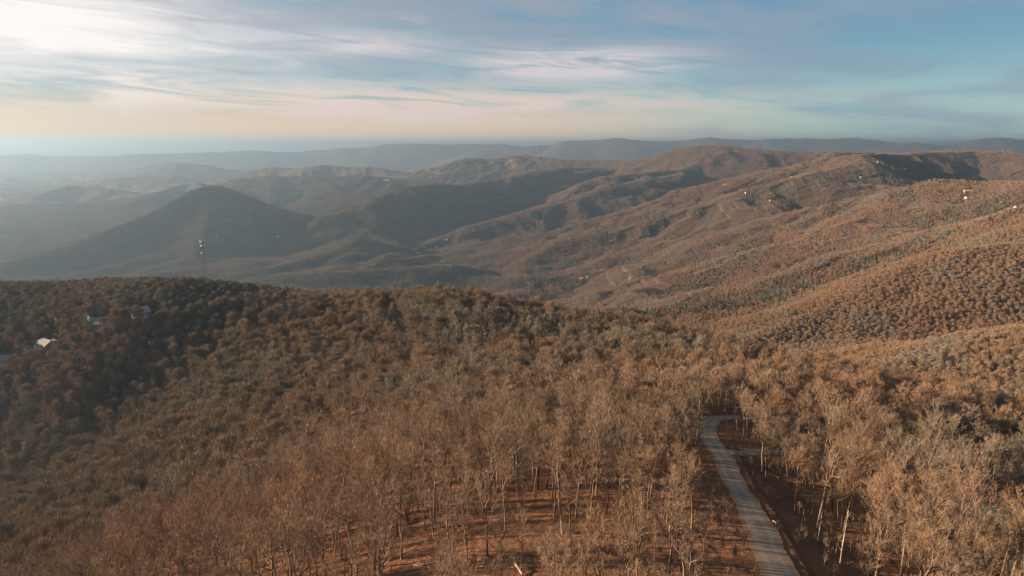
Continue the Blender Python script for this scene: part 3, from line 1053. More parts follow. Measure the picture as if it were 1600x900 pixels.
# ------------------------------------------------------------------ boxes, houses
class MB:
    def __init__(s):
        s.V = []; s.F = []

    def poly(s, vs, faces):
        n = len(s.V)
        s.V += [tuple(v) for v in vs]
        s.F += [tuple(i + n for i in f) for f in faces]
        return s

    def box(s, c, d, rz=0.0):
        x, y, z = (q / 2 for q in d)
        vs = []
        for sz in (-1, 1):
            for sx, sy in ((-1, -1), (1, -1), (1, 1), (-1, 1)):
                a = sx * x * cos(rz) - sy * y * sin(rz); b = sx * x * sin(rz) + sy * y * cos(rz)
                vs.append((c[0] + a, c[1] + b, c[2] + sz * z))
        return s.poly(vs, [(3, 2, 1, 0), (4, 5, 6, 7), (0, 1, 5, 4), (1, 2, 6, 5), (2, 3, 7, 6), (3, 0, 4, 7)])

    def gable_wall(s, L, W, h, rise, z0=-4.0):
        """walls with gables at the two ends of x; the foot is sunk in the slope"""
        x, y = L / 2, W / 2
        return s.poly([(-x, -y, z0), (x, -y, z0), (x, y, z0), (-x, y, z0), (-x, -y, h), (x, -y, h), (x, y, h), (-x, y, h), (-x, 0, h + rise), (x, 0, h + rise)],
                      [(0, 1, 5, 4), (2, 3, 7, 6), (1, 2, 6, 9, 5), (3, 0, 4, 8, 7), (3, 2, 1, 0)])

    def gable_roof(s, L, W, h, rise, ov=.5, th=.22):
        x = L / 2 + ov; y = W / 2 + ov
        dz = rise * ov / (W / 2)
        e = h - dz + .02
        r_ = h + rise + .02
        return s.poly([(-x, -y, e), (x, -y, e), (x, 0, r_), (-x, 0, r_), (-x, y, e), (x, y, e),
                       (-x, -y, e + th), (x, -y, e + th), (x, 0, r_ + th), (-x, 0, r_ + th), (-x, y, e + th), (x, y, e + th)],
                      [(6, 7, 8, 9), (9, 8, 11, 10), (3, 2, 1, 0), (4, 5, 2, 3), (0, 1, 7, 6), (5, 4, 10, 11), (1, 2, 8, 7), (2, 5, 11, 8), (3, 0, 6, 9), (4, 3, 9, 10)])

    def cyl(s, c, r, h, n=12, r2=None, axis='z'):
        r2 = r if r2 is None else r2
        vs = []
        for k, (rr_, q) in enumerate(((r, 0), (r2, h))):
            for i in range(n):
                a = 2 * pi * i / n
                p = (rr_ * cos(a), rr_ * sin(a), q)
                if axis == 'x': p = (p[2], p[0], p[1])
                if axis == 'y': p = (p[1], p[2], p[0])
                vs.append((c[0] + p[0], c[1] + p[1], c[2] + p[2]))
        return s.poly(vs, [tuple(reversed(range(n))), tuple(range(n, 2 * n))] + [(i, (i + 1) % n, n + (i + 1) % n, n + i) for i in range(n)])

    def bar(s, a, b, w):
        a = Vector(a); b = Vector(b)
        d = (b - a).normalized()
        u = d.cross(Vector((.3, .5, .81))).normalized() * w / 2
        v = d.cross(u).normalized() * w / 2
        vs = [a + u + v, a - u + v, a - u - v, a + u - v, b + u + v, b - u + v, b - u - v, b + u - v]
        return s.poly(vs, [(3, 2, 1, 0), (4, 5, 6, 7), (0, 1, 5, 4), (1, 2, 6, 5), (2, 3, 7, 6), (3, 0, 4, 7)])

    def build(s, name, mat, parent=None, loc=None, rz=0.0, bevel=0.0):
        me_ = bpy.data.meshes.new(name)
        me_.from_pydata(s.V, [], s.F)
        me_.materials.append(mat)
        me_.update()
        o = link(name, me_, parent)
        if loc is not None: o.location = loc
        o.rotation_euler = (0, 0, rz)
        if bevel:
            bm = o.modifiers.new('bevel', 'BEVEL'); bm.width = bevel; bm.segments = 2; bm.limit_method = 'ANGLE'
        return o


_mats = {}


def cm(colr, rough=.8, var=.15, metal=0.0, scale=.6, spec=.3):
    key = (colr, rough, metal)
    if key not in _mats:
        _mats[key] = simple_mat('paint_%d' % len(_mats), colr, rough, var, scale, spec, metal)
    return _mats[key]


GLASS = cm((.03, .04, .05), .12, .1, spec=.6)
TRIM = cm((.70, .69, .66), .6)
WOOD = cm((.26, .19, .13), .85)
STONE = cm((.40, .36, .32), .9)


def house(px, py, size, rz, walls, roof, label, chimney=None, windows=3, deck=False, wing=None, clear=None, lift=3.0, dormer=False, name='house', roof_rough=.7, cat='house', group=None, rise=None):
    p, t = hit(px, py, lift)
    L, Wd, h = size
    rise = rise or Wd * .34
    root = thing(name, W3(p), label, cat, group, rz)
    wm = cm(walls); rm = cm(roof, roof_rough)
    MB().gable_wall(L, Wd, h, rise).build('wall', wm, root)
    rf = MB().gable_roof(L, Wd, h, rise).build('roof', rm, root)
    if chimney:
        MB().box((chimney[0], chimney[1], h + rise * .7), (1.3, 1.3, rise * 1.6 + 1.0)).build('chimney', cm(chimney[2]), rf)
    ws = 1.3
    for k in range(windows):                    # long side that faces the camera (-y)
        x = -L / 2 + L * (k + .5) / windows
        for zz in ((h * .5,) if h < 5 else (h * .28, h * .75)):
            fr = MB().box((x, -Wd / 2 - .03, zz), (ws + .3, .12, 1.7)).build('window', TRIM, root)
            MB().box((x, -Wd / 2 - .075, zz), (ws, .08, 1.4)).build('pane', GLASS, fr)
    for zz in ((h * .55,) if h < 5 else (h * .3, h * .8)):
        for yy in (-Wd * .22, Wd * .22):
            fr = MB().box((-L / 2 - .03, yy, zz), (.12, ws + .3, 1.7)).build('window', TRIM, root)
            MB().box((-L / 2 - .075, yy, zz), (.08, ws, 1.4)).build('pane', GLASS, fr)
    MB().box((L / 2 + .04, 0, 1.05), (.1, 1.0, 2.1)).build('door', WOOD, root)
    if deck:
        MB().box((0, -Wd / 2 - 1.65, .12), (L * .8, 3.2, .24)).build('deck', WOOD, root)
        rl = MB()
        for k in range(9):
            rl.box((-L * .4 + L * .8 * k / 8, -Wd / 2 - 3.2, -.9), (.14, .14, 4.2))
        rl.box((0, -Wd / 2 - 3.2, 1.2), (L * .8, .1, .12)).box((0, -Wd / 2 - 3.2, .75), (L * .8, .06, .07))
        rl.build('railing', WOOD, root)
    if wing:
        wx, wy, wL, wW, wh, rot = wing
        e = MB().gable_wall(wL, wW, wh, wW * .34).build('wing_wall', wm, root, (wx, wy, 0), rot)
        MB().gable_roof(wL, wW, wh, wW * .34).build('wing_roof', rm, root, (wx, wy, 0), rot)
        fr = MB().box((-wL / 2 - .03, 0, wh * .6), (.12, wW * .55, wh * .5)).build('wing_window', TRIM, root, (wx, wy, 0), rot)
        MB().box((-wL / 2 - .08, 0, wh * .6), (.09, wW * .5, wh * .44)).build('pane', GLASS, fr)
    if dormer:
        for dx in (-L * .22, L * .22):
            d_ = MB().box((dx, -Wd * .26, h + rise * .45), (1.8, 2.2, 1.7)).build('dormer', wm, rf)
    r0 = clear or max(L, Wd) * .62 + 3.5
    CLEAR.append((p[0], p[1], r0))
    dd = np.array([p[0], p[1]]) / np.hypot(p[0], p[1])
    CLEAR.append((p[0] - dd[0] * r0 * .7, p[1] - dd[1] * r0 * .7, r0 * .7))
    return root, p


WHITE = (.27, .26, .24); CREAM = (.30, .245, .17); GREY = (.45, .45, .44); BROWNW = (.30, .21, .15)
DKROOF = (.12, .11, .11); GREYROOF = (.34, .35, .36); REDROOF = (.42, .20, .15); TANROOF = (.45, .38, .30)

# --- the four houses in the woods on the left
hA, pA = house(74, 541, (15, 9.5, 4.2), R(-32), (.20, .19, .175), (.12, .12, .12), 'large grey metal-roofed house with a lower deck beside the utility pole',
               windows=4, deck=True, wing=(6.0, 3.5, 8, 6, 4.8, R(0)), clear=10.5, roof_rough=.75, lift=2)
MB().box((-8.5, -8.5, -.2), (9, 5.5, .25)).build('lower_deck', cm((.42, .38, .34), .8), hA)
MB().box((-9.0, -4.2, 1.0), (2.2, 1.6, 1.8)).build('white_box', cm((.8, .8, .8), .5), hA)  # plain white box for an unidentified object by the house
hB, pB = house(160, 506, (23, 9, 4.0), R(8), (.42, .42, .40), (.15, .17, .165), 'wide white house with a glazed centre gable and a white chimney on the left hill', name='white_house',
               chimney=(-8.2, -3.2, (.8, .8, .76)), windows=0, deck=True, clear=10, lift=2)
g = MB().gable_wall(7.0, 7.6, 3.6, 2.9).build('glazed_gable', cm((.74, .74, .70)), hB, (-1.5, -3.0, 0), R(90))
MB().gable_roof(7.0, 7.6, 3.6, 2.9, .4).build('gable_roof', cm((.15, .17, .165)), hB, (-1.5, -3.0, 0), R(90))
for k in range(5):
    fr = MB().box((-1.5 - 2.8 + 1.4 * k, -6.56, 1.9), (1.25, .1, 2.6)).build('window', TRIM, hB)
    MB().box((-1.5 - 2.8 + 1.4 * k, -6.63, 1.9), (1.05, .06, 2.4)).build('pane', GLASS, fr)
hC, pC = house(220, 488, (11, 8.5, 4.4), R(62), (.26, .22, .24), (.30, .25, .27), 'small dark gabled house with two tall windows, rightmost on the left hill', name='cabin', windows=2, clear=9, lift=4, rise=3.9)
for yy in (-1.1, 1.1):
    fr = MB().box((-5.53, yy, 5.0), (.1, 1.3, 2.6)).build('gable_window', TRIM, hC)
    MB().box((-5.6, yy, 5.0), (.08, 1.0, 2.3)).build('pane', GLASS, fr)
hD, pD = house(2, 566, (13, 9, 4), R(10), (.30, .29, .28), (.13, .13, .14), 'grey-roofed house cut off by the left edge of the picture', windows=3, clear=11, lift=2)
hE, pE = house(128, 484, (12, 8, 3.6), R(5), (.30, .31, .32), (.20, .21, .23), 'dim blue-grey house half hidden by trees behind the white house', name='hidden_house', windows=3, clear=4, lift=4)

# --- houses far off on the right-hand slope and in the valley
FAR = [
    (1374, 254, (26, 14, 8), R(8), WHITE, GREYROOF, 'pale grey house on the skyline at the left edge of the shaded bowl'),
    (1390, 257, (30, 9, 4), R(-12), WHITE, GREYROOF, 'long low white building just right of the pale skyline house'),
    (1346, 278, (20, 12, 8), R(20), CREAM, TANROOF, 'cream house standing alone below the skyline houses'),
    (1397, 287, (9, 8, 8), R(0), WHITE, GREYROOF, 'tiny white house on the slope between the cream house and the shaded bowl'),
    (1360, 244, (12, 9, 8), R(0), CREAM, TANROOF, 'small cream house highest on the skyline above the others'),
    (1513, 299, (24, 11, 6), R(-8), CREAM, TANROOF, 'large cream house, upper of the two bright ones on the right slope'),
    (1512, 310, (15, 11, 7), R(14), (.70, .74, .68), (.30, .38, .38), 'tall white house with a blue-green roof below the large cream house'),
    (1590, 323, (16, 9, 5), R(10), CREAM, (.60, .48, .30), 'sandy house by a bare patch near the right edge of the picture'),
    (1243, 276, (48, 10, 5), R(-2), (.55, .44, .36), TANROOF, 'long low tan building in the trees high on the slope'),
    (1122, 283, (14, 10, 7), R(15), WHITE, GREYROOF, 'small white house near the top of the slope, upper left of a pair'),
    (1132, 290, (16, 11, 6), R(-10), CREAM, TANROOF, 'small cream house near the top of the slope, lower right of a pair'),
    (1158, 299, (12, 10, 8), R(0), WHITE, GREYROOF, 'narrow white house, left neighbour of the wider white one'),
    (1168, 302, (24, 12, 8), R(12), WHITE, GREYROOF, 'wide white house in the dark trees halfway up the slope'),
    (1204, 314, (18, 13, 9), R(35), WHITE, GREYROOF, 'bright white house at the end of a bare tan clearing'),
    (894, 434, (12, 8, 6), R(10), GREY, WHITE, 'small grey house, left one of three in a row above the near hill'),
    (908, 434, (14, 9, 7), R(-15), (.62, .50, .38), CREAM, 'small tan house, middle one of three in a row above the near hill'),
    (919, 433, (12, 9, 8), R(25), WHITE, GREYROOF, 'small bright white house, right one of three in a row above the near hill'),
    (827, 442, (12, 9, 7), R(0), (.62, .40, .26), CREAM, 'small orange-tan house alone left of the three in a row'),
    (901, 449, (9, 7, 6), R(0), CREAM, CREAM, 'tiny yellowish house below the three in a row'),
    (1046, 411, (10, 8, 7), R(0), (.62, .52, .42), TANROOF, 'small pinkish house on the ridge above and right of the row of three'),
    (956, 376, (12, 8, 6), R(0), GREY, WHITE, 'grey house by the dark pines on the middle slope'),
    (884, 396, (12, 8, 6), R(0), WHITE, GREYROOF, 'pale house on the slope left of the dark pines'),
    (647, 391, (46, 16, 6), R(-4), CREAM, REDROOF, 'long building with a reddish roof on the valley floor'),
    (652, 395, (28, 12, 6), R(4), WHITE, (.60, .62, .64), 'white shed in front of the reddish-roofed valley building'),
    (664, 391, (20, 10, 5), R(0), WHITE, (.72, .72, .72), 'white building by the green field on the valley floor'),
    (682, 386, (24, 12, 7), R(0), WHITE, GREYROOF, 'pale house on the valley floor right of the green field'),
    (697, 375, (20, 14, 10), R(0), (.6, .55, .55), GREYROOF, 'pinkish white house at the foot of the far dark slope'),
    (337, 369, (30, 10, 6), R(0), WHITE, GREYROOF, 'white house high on the front of the cone-shaped mountain'),
    (434, 370, (26, 14, 8), R(0), WHITE, GREYROOF, 'white house on the right flank of the cone-shaped mountain'),
    (604, 282, (60, 20, 8), R(0), WHITE, (.7, .7, .7), 'long white building far back behind the valley hills'),
]
for (px, py, size, rz, w_, rf_, lab) in FAR:
    house(px, py + 1.0, size, rz, w_, rf_, lab, windows=2 if size[0] < 30 else 5, clear=max(size[0], size[1]) * .5 + 2.5, lift=4)

# --- green-roofed building near the lower right corner
hG, pG = house(1566, 824, (12.5, 7.5, 2.6), R(-8), (.10, .13, .11), (.17, .25, .13), 'low building with a weathered green metal roof among the trees at the lower right', name='green_roofed_shed', windows=2, clear=11, lift=0, cat='shed', roof_rough=.5)


_d = np.array([pG[0], pG[1]]) / np.hypot(pG[0], pG[1])
for _s in (8, 13, 18, 23, 28):
    CLEAR.append((pG[0] - _d[0] * _s, pG[1] - _d[1] * _s, 7.0))


# ------------------------------------------------------------------ radio tower on the left hill
def radio_tower():
    t = 640.0
    d = ray(315.5, 376)
    x, y, ztop = d[0] * t, d[1] * t, d[2] * t
    z0 = H(x, y)
    Ht = ztop - z0
    root = thing('radio_tower', W3((x, y, z0)), 'tall lattice radio tower with white antennas rising behind the left hill', 'radio tower', rz=R(20))
    steel = cm((.15, .14, .135), .5, .1, metal=.3)
    white = cm((.55, .53, .50), .5)
    n = 16
    legs = [[], [], []]
    def corner(k, f):
        w = 2.7 * (1 - f) + .85 * f
        a = R(90 + 120 * k)
        return Vector((w * cos(a), w * sin(a), Ht * f - (.5 if f == 0 else 0)))
    for k in range(3):
        b = MB()
        for i in range(n):
            b.bar(corner(k, i / n), corner(k, (i + 1) / n), .23)
        b.build('leg', steel, root)
    b = MB()
    for i in range(n):
        for k in range(3):
            k2 = (k + 1) % 3
            b.bar(corner(k, i / n), corner(k2, (i + 1) / n), .16)
            b.bar(corner(k2, i / n), corner(k, (i + 1) / n), .16)
            b.bar(corner(k, (i + 1) / n), corner(k2, (i + 1) / n), .16)
    b.build('bracing', steel, root)
    b = MB()
    for i in range(12):
        b.bar((1.0, -1.7 + .7 * i / 12, Ht * i / 12), (1.0, -1.7 + .7 * (i + 1) / 12, Ht * (i + 1) / 12), .22)
    b.build('feed_line', cm((.12, .12, .12)), root)
    for lev, rad_ in ((Ht - 1.2, 2.6), (Ht - 5.2, 2.3)):
        pl = MB()
        for k in range(3):
            a0, a1 = R(30 + 120 * k), R(150 + 120 * k)
            pl.bar((rad_ * cos(a0), rad_ * sin(a0), lev), (rad_ * cos(a1), rad_ * sin(a1), lev), .22)
            pl.bar((rad_ * cos(a0), rad_ * sin(a0), lev + .9), (rad_ * cos(a1), rad_ * sin(a1), lev + .9), .14)
            pl.bar((0, 0, lev), (rad_ * cos(a0), rad_ * sin(a0), lev), .2)
        pf = pl.build('antenna_platform', steel, root)
        for k in range(3):
            a0, a1 = R(30 + 120 * k), R(150 + 120 * k)
            for f in (.1, .5, .9):
                cx = rad_ * (cos(a0) * (1 - f) + cos(a1) * f) * 1.12; cy = rad_ * (sin(a0) * (1 - f) + sin(a1) * f) * 1.12
                MB().box((cx, cy, lev + .5), (.42, .24, 2.1), R(90 + 120 * k)).build('antenna', white, pf, bevel=.05)
    for k, (a_, zz, r_) in enumerate(((R(-60), Ht - 8.5, .75), (R(200), Ht - 11.5, .6))):
        dish = MB().cyl((0, 0, 0), r_ * .35, .45, 16, r_, axis='x')
        o = dish.build('dish', white, root, (1.3 * cos(a_), 1.3 * sin(a_), zz), a_)
    MB().cyl((0, 0, Ht), .05, 2.4, 6).build('lightning_rod', steel, root)
    return root


radio_tower()


def far_mast(px, py_top, py_base, label, ball):
    p, t = hit(px, py_base, 0)
    zt = ray(px, py_top)[2] * t
    hh = max(zt - p[2], 30)
    root = thing('radio_mast', W3(p), label, 'radio mast', 'masts on the far right skyline')
    red = cm((.62, .26, .18), .6)
    b = MB()
    for k in range(3):
        a = R(120 * k)
        b.bar((.9 * cos(a), .9 * sin(a), -1), (.9 * cos(a), .9 * sin(a), hh), .28)
    for i in range(14):
        for k in range(3):
            a, a2 = R(120 * k), R(120 * k + 120)
            b.bar((.9 * cos(a), .9 * sin(a), hh * i / 14), (.9 * cos(a2), .9 * sin(a2), hh * (i + 1) / 14), .2)
    b.build('lattice', red, root)
    if ball:
        MB().cyl((0, 0, 0), 3.2, 3.0, 16, 3.2, axis='y').build('strobe_drum', cm((.85, .84, .8), .4), root, (0, -1.5, hh - 8))  # white-painted drum stands in for the bright strobe light
    else:
        MB().cyl((0, 0, hh), .2, 5, 6).build('whip', red, root)


far_mast(1540, 222, 237, 'thin red lattice mast on the far right skyline, left one without a strobe light', False)
far_mast(1555, 221, 237, 'thin red lattice mast with a white drum standing in for its strobe light on the far right skyline', True)


def utility_pole():
    p, t = hit(88.5, 517)
    x, y, z0 = p
    hh = ray(88, 494)[2] * t - z0
    root = thing('utility_pole', W3(p), 'bare wooden utility pole standing behind the grey metal-roofed house', 'utility pole', rz=R(30))
    MB().cyl((0, 0, -1), .22, hh + 1, 10, .15).build('pole', cm((.42, .35, .27), .9), root)
    MB().box((0, .22, hh - .7), (2.3, .12, .14)).build('crossarm', WOOD, root)
    MB().cyl((.42, 0, hh - 2.1), .26, .8, 12).build('transformer', cm((.55, .56, .57), .5), root)
    for sx in (-1, 0, 1):
        MB().cyl((sx * 1.0, .22, hh - .63), .07, .22, 8).build('insulator', cm((.75, .74, .72), .3), root)
    CLEAR.append((x, y, 5))
    MB  # nothing more
    return root


utility_pole()


# ------------------------------------------------------------------ car on the lane
def car():
    i = int(len(LANE) * .905)
    x, y = LANE[i]
    tg = LANE[i + 1] - LANE[i]
    z = H(x, y)
    root = thing('parked_car', W3((x, y, z + .09)), 'small blue-grey car stopped on the upper bend of the lane behind the trees', 'car', rz=math.atan2(tg[1], tg[0]))
    paint = cm((.20, .24, .32), .25, .05, metal=.4, spec=.6)
    # side profile, swept across the width with a narrower cabin
    prof = [(-2.15, .35), (-2.2, .75), (-2.05, .95), (-1.2, 1.02), (1.0, .98), (1.95, .82), (2.15, .6), (2.15, .35)]
    b = MB()
    vs = [(px_, s_ * .86, pz) for s_ in (-1, 1) for (px_, pz) in prof]
    n = len(prof)
    b.poly(vs, [tuple(range(n)), tuple(reversed(range(n, 2 * n)))] + [(k, n + k, n + (k + 1) % n, (k + 1) % n) for k in range(n)])
    b.build('body', paint, root, bevel=.07)
    cab = [(-1.55, .98), (-1.15, 1.42), (.25, 1.46), (.95, .97)]
    b = MB()
    vs = [(px_, s_ * (.80 if pz < 1.1 else .66), pz) for s_ in (-1, 1) for (px_, pz) in cab]
    b.poly(vs, [(0, 1, 2, 3), (7, 6, 5, 4), (0, 4, 5, 1), (1, 5, 6, 2), (2, 6, 7, 3), (3, 7, 4, 0)])
    b.build('window', GLASS, root, bevel=.04)
    b = MB(); b.box((-.45, 0, 1.46), (1.45, 1.3, .06)); b.build('roof', paint, root, bevel=.02)
    for sx in (-1.35, 1.35):
        for sy in (-1, 1):
            w_ = MB().cyl((0, -.11, 0), .33, .22, 18, axis='y').build('wheel', cm((.02, .02, .02)), root, (sx, sy * .80, .33))
            MB().cyl((0, -.115, 0), .19, .23, 12, axis='y').build('rim', cm((.5, .5, .5), .35), w_)
    for sy in (-.6, .6):
        MB().box((2.14, sy, .66), (.08, .34, .14)).build('headlight', cm((.8, .8, .78), .2), root)
        MB().box((-2.18, sy, .78), (.06, .34, .16)).build('tail_light', cm((.6, .04, .03), .3), root)


car()


# ------------------------------------------------------------------ snags, logs, boulder
def rough_log(name, a, b, r0, r1, label, mat, bend=.05, stubs=3, cat='log'):
    a = np.array(a, float); b = np.array(b, float)
    n = 8
    ts = np.linspace(0, 1, n)
    L = np.linalg.norm(b - a)
    pts = a + (b - a) * ts[:, None] + np.cumsum(rng.normal(size=(n, 3)), axis=0) * bend * L / n
    root = thing(name, W3(a), label, cat)
    s = Soup(); s.tube(pts - a, r0 + (r1 - r0) * ts, 8)
    link('trunk', s.mesh('log', [mat]), root)
    for k in range(stubs):
        i = rng.integers(2, n - 1)
        d = unit(rng.normal(size=3) + np.array([0, 0, .8]))
        s = Soup(); q = pts[i] - a
        Ls = rng.uniform(.5, 1.6) * (L / 9)
        s.tube([q, q + d * Ls * .5 + rng.normal(size=3) * .05, q + d * Ls], [r1 * .6 + .02, r1 * .4 + .01, .015], 5)
        link('branch_stub', s.mesh('stub', [mat]), root)
    return root


DEADWOOD = simple_mat('dead_wood', (.30, .225, .165), .8, .3, 2.0)
DEADDARK = simple_mat('dark_wood', (.09, .07, .06), .9, .3, 2.0)


def ground_pt(px, py, up=.15):
    p, t = hit(px, py)
    p[2] += up
    return p


rough_log('fallen_log', ground_pt(646, 886), ground_pt(700, 880), .20, .09, 'pale fallen log lying level among the trees at the bottom, left of the broken splinter', DEADWOOD)
rough_log('fallen_log', ground_pt(804, 887, .9), ground_pt(817, 902, .1), .22, .12, 'short pale broken trunk leaning at the bottom edge of the picture', DEADWOOD, stubs=1)
rough_log('fallen_log', ground_pt(634, 822), ground_pt(656, 815), .24, .14, 'dark fallen trunk on the red leaf litter between tree trunks', DEADDARK)
rough_log('fallen_log', ground_pt(1195, 740), ground_pt(1218, 749), .20, .10, 'straight pinkish log on the open leaf slope right of the lane', DEADWOOD)
rough_log('fallen_branch', ground_pt(1208, 816), ground_pt(1221, 829), .11, .05, 'crooked pale branch on the bank beside the lane', DEADWOOD, bend=.35, stubs=2, cat='branch')
rough_log('fallen_log', ground_pt(858, 820), ground_pt(895, 822), .22, .12, 'dark fallen trunk by pale brush right of the open leaf floor', DEADDARK)


def snag(px, py_base, hh, label, mat=DEADWOOD, lean=(.04, 0), r0=.16, stubs=4):
    p = ground_pt(px, py_base, -.3)
    q = p + np.array([lean[0] * hh, lean[1] * hh, hh])
    return rough_log('dead_tree', p, q, r0, r0 * .45, label, mat, bend=.04, stubs=stubs, cat='dead tree')


snag(1153, 672, 4.2, 'short pale broken stub, left of two on the island inside the lane bend', r0=.34, lean=(-.18, 0), stubs=1)
snag(1189, 674, 4.6, 'short pale broken stub, right of two on the island inside the lane bend', r0=.40, lean=(.05, 0), stubs=2)
snag(1312, 884, 10.5, 'tall straight pale dead trunk with broken top among the trees right of the lane')
snag(1278, 849, 6.5, 'grey dead trunk with a dark hollow top right of the lane', mat=simple_mat('grey_wood', (.18, .16, .14), .9, .3, 2.0))
snag(1251, 832, 5.2, 'short tan dead trunk on the open leaf slope right of the lane', r0=.14)


def boulder():
    p = ground_pt(1580, 886, 0)
    root = None
    import bmesh
    bm = bmesh.new()
    bmesh.ops.create_icosphere(bm, subdivisions=4, radius=1.0)
    for v in bm.verts:
        c = v.co
        f = 1 + .22 * float(gnoise(np.array([c.x * 1.3 + 3]), np.array([c.y * 1.3 + c.z * 1.1]), 5)[0]) + .08 * float(gnoise(np.array([c.x * 4]), np.array([c.y * 4 + c.z * 3]), 6)[0])
        v.co = Vector((c.x * 1.15, c.y * .95, c.z * .8)) * f
    me_ = bpy.data.meshes.new('boulder'); bm.to_mesh(me_); bm.free()
    me_.materials.append(simple_mat('rock', (.42, .38, .34), .9, .3, 1.5))
    o = link('boulder', me_)
    o.location = W3(p, .3)
    tag(o, 'pale rounded boulder on the ground near the lower right corner', 'boulder')
    CLEAR.append((p[0], p[1], 2.5))


boulder()

# ------------------------------------------------------------------ the woodland
def place_woods():
    X = []; Y = []; S_ = []; K = []; near_mask = []
    # single trees
    x, y = grid_pts(-520, 480, -40, 640, 5.0, .7)
    xn, yn = grid_pts(-240, 240, -20, 240, 4.7)
    mf = np.hypot(x, y) >= 215; mn = np.hypot(xn, yn) < 215
    x = np.concatenate([x[mf], xn[mn]]); y = np.concatenate([y[mf], yn[mn]])
    r = np.hypot(x, y); a = np.degrees(np.arctan2(x, y))
    dens = 0.5 + 0.5 * fbm(x, y, 60, 2, 71)
    # the wood is open low in the middle, dense elsewhere
    open_ = np.exp(-(((x + 3) / 30) ** 2 + ((y - 110) / 38) ** 2) ** 2) + .8 * np.exp(-(((x - 48) / 16) ** 2 + ((y - 128) / 36) ** 2))
    keep = rng.random(x.shape) > np.clip(open_ * .62, 0, .58)
    m = (r > 18) & (r < 600) & (a > -62) & (a < 46) & keep
    x, y, r, a = x[m], y[m], r[m], a[m]
    D, S, U = lane_dist(x, y, LANE); D2, S2, U2 = lane_dist(x, y, BRANCH)
    m = (D > np.where((U < .38) & (S < 0), 9.0, 4.4)) & (D2 > 3.6) & ~in_clear(x, y) & ~((D < 7.5) & (U > .6) & (U < .86))
    m &= ~((D < 9) & (U < .5))
    m &= ~((S < 0) & (D < 15) & (U < .36) & (rng.random(x.shape) < .8))
    m &= ~((S > 0) & (D < 8.0) & (U < .62) & (rng.random(x.shape) < .85)) & ~((S > 0) & (D < 15) & (U < .42) & (rng.random(x.shape) < .7))
    x, y, r, a = x[m], y[m], r[m], a[m]
    z = terrain_z(x, y)
    m = seen(x, y, z, slack=10) | (a < -38)
    x, y, z, r, a = x[m], y[m], z[m], r[m], a[m]
    sc = np.clip(rng.normal(.93, .17, x.shape), .55, 1.3)
    u = rng.random(x.shape)
    sc = np.where(u < .10, rng.uniform(.42, .62, x.shape), sc)
    kind = np.where(r < 215, rng.integers(0, N_A, x.shape), N_A + np.where(rng.random(x.shape) < np.where(x < -90, .75, .25), rng.integers(4, N_B, x.shape), rng.integers(0, 4, x.shape)))
    # which show: top or foot inside the frame
    pxt, pyt, dt = project(x, y, z + 11 * sc)
    inside = (pxt > 5) & (pxt < 1595) & (pyt < 890) & (dt > 5) & (sc > .66)
    order = np.argsort(np.where(inside, dt / sc, 1e9))[:300]
    near = np.zeros(x.shape, bool); near[order] = True
    print('near trees reach', dt[order].max(), 'singles', len(x))
    singles = (x, y, z, sc, kind)
    allx, ally, allz, alls, allk = [x[~near]], [y[~near]], [z[~near]], [sc[~near]], [kind[~near]]
    allr = [np.zeros(int((~near).sum()))]
    # thin understorey saplings
    xs, ys = grid_pts(-130, 150, 40, 260, 3.4)
    m = (np.hypot(xs, ys) > 45) & (rng.random(xs.shape) < .85 * smooth(.42, .62, .5 + .5 * fbm(xs, ys, 17, 2, 77)) + .12)
    xs, ys = xs[m], ys[m]
    D, S, U = lane_dist(xs, ys, LANE); D2, _, _ = lane_dist(xs, ys, BRANCH)
    m = (D > 4.0) & (D2 > 3.4) & ~in_clear(xs, ys)
    xs, ys = xs[m], ys[m]
    allx.append(xs); ally.append(ys); allz.append(terrain_z(xs, ys)); alls.append(rng.uniform(.10, .34, xs.shape)); allk.append(rng.integers(0, N_A, xs.shape)); allr.append(np.zeros(len(xs)))
    # the hillside beyond: single trees again, simpler
    x, y = grid_pts(-1500, 1500, 300, 1750, 4.8, .8)
    r = np.hypot(x, y); a = np.degrees(np.arctan2(x, y))
    m = (r >= 600) & (r < 1700) & (np.abs(a) < 41)
    x, y, r = x[m], y[m], r[m]
    z = terrain_z(x, y)
    m = seen(x, y, z, slack=12) & ~in_clear(x, y)
    x, y, z = x[m], y[m], z[m]
    allx.append(x); ally.append(y); allz.append(z); alls.append(np.clip(rng.normal(.92, .075, x.shape), .7, 1.12)); allk.append(N_A + N_B + rng.integers(0, N_C, x.shape)); allr.append(np.zeros(len(x)))
    n_c = len(x)
    # far woodland by the stretch
    sp = 46.0
    x, y = grid_pts(-6300, 6300, 1000, MAXT, sp, .12)
    r = np.hypot(x, y); a = np.degrees(np.arctan2(x, y))
    m = (r >= 1690) & (r < MAXT) & (np.abs(a) < 40)
    x, y, r = x[m], y[m], r[m]
    z = terrain_z(x, y)
    m = seen(x, y, z, slack=25)
    m &= rng.random(x.shape) < 1 - .45 * smooth(7000, MAXT, np.hypot(x, y))
    x, y, z = x[m], y[m], z[m]
    # round the far houses the stretch gives way to single trees
    nearh = np.zeros(x.shape, bool)
    for (cx, cy, cr) in CLEAR:
        nearh |= (np.abs(x - cx) < cr + sp * .6) & (np.abs(y - cy) < cr + sp * .6)
    hx, hy = [], []
    for cx, cy in zip(x[nearh], y[nearh]):
        a_, b_ = grid_pts(cx - sp / 2, cx + sp / 2, cy - sp / 2, cy + sp / 2, 5.4)
        hx.append(a_); hy.append(b_)
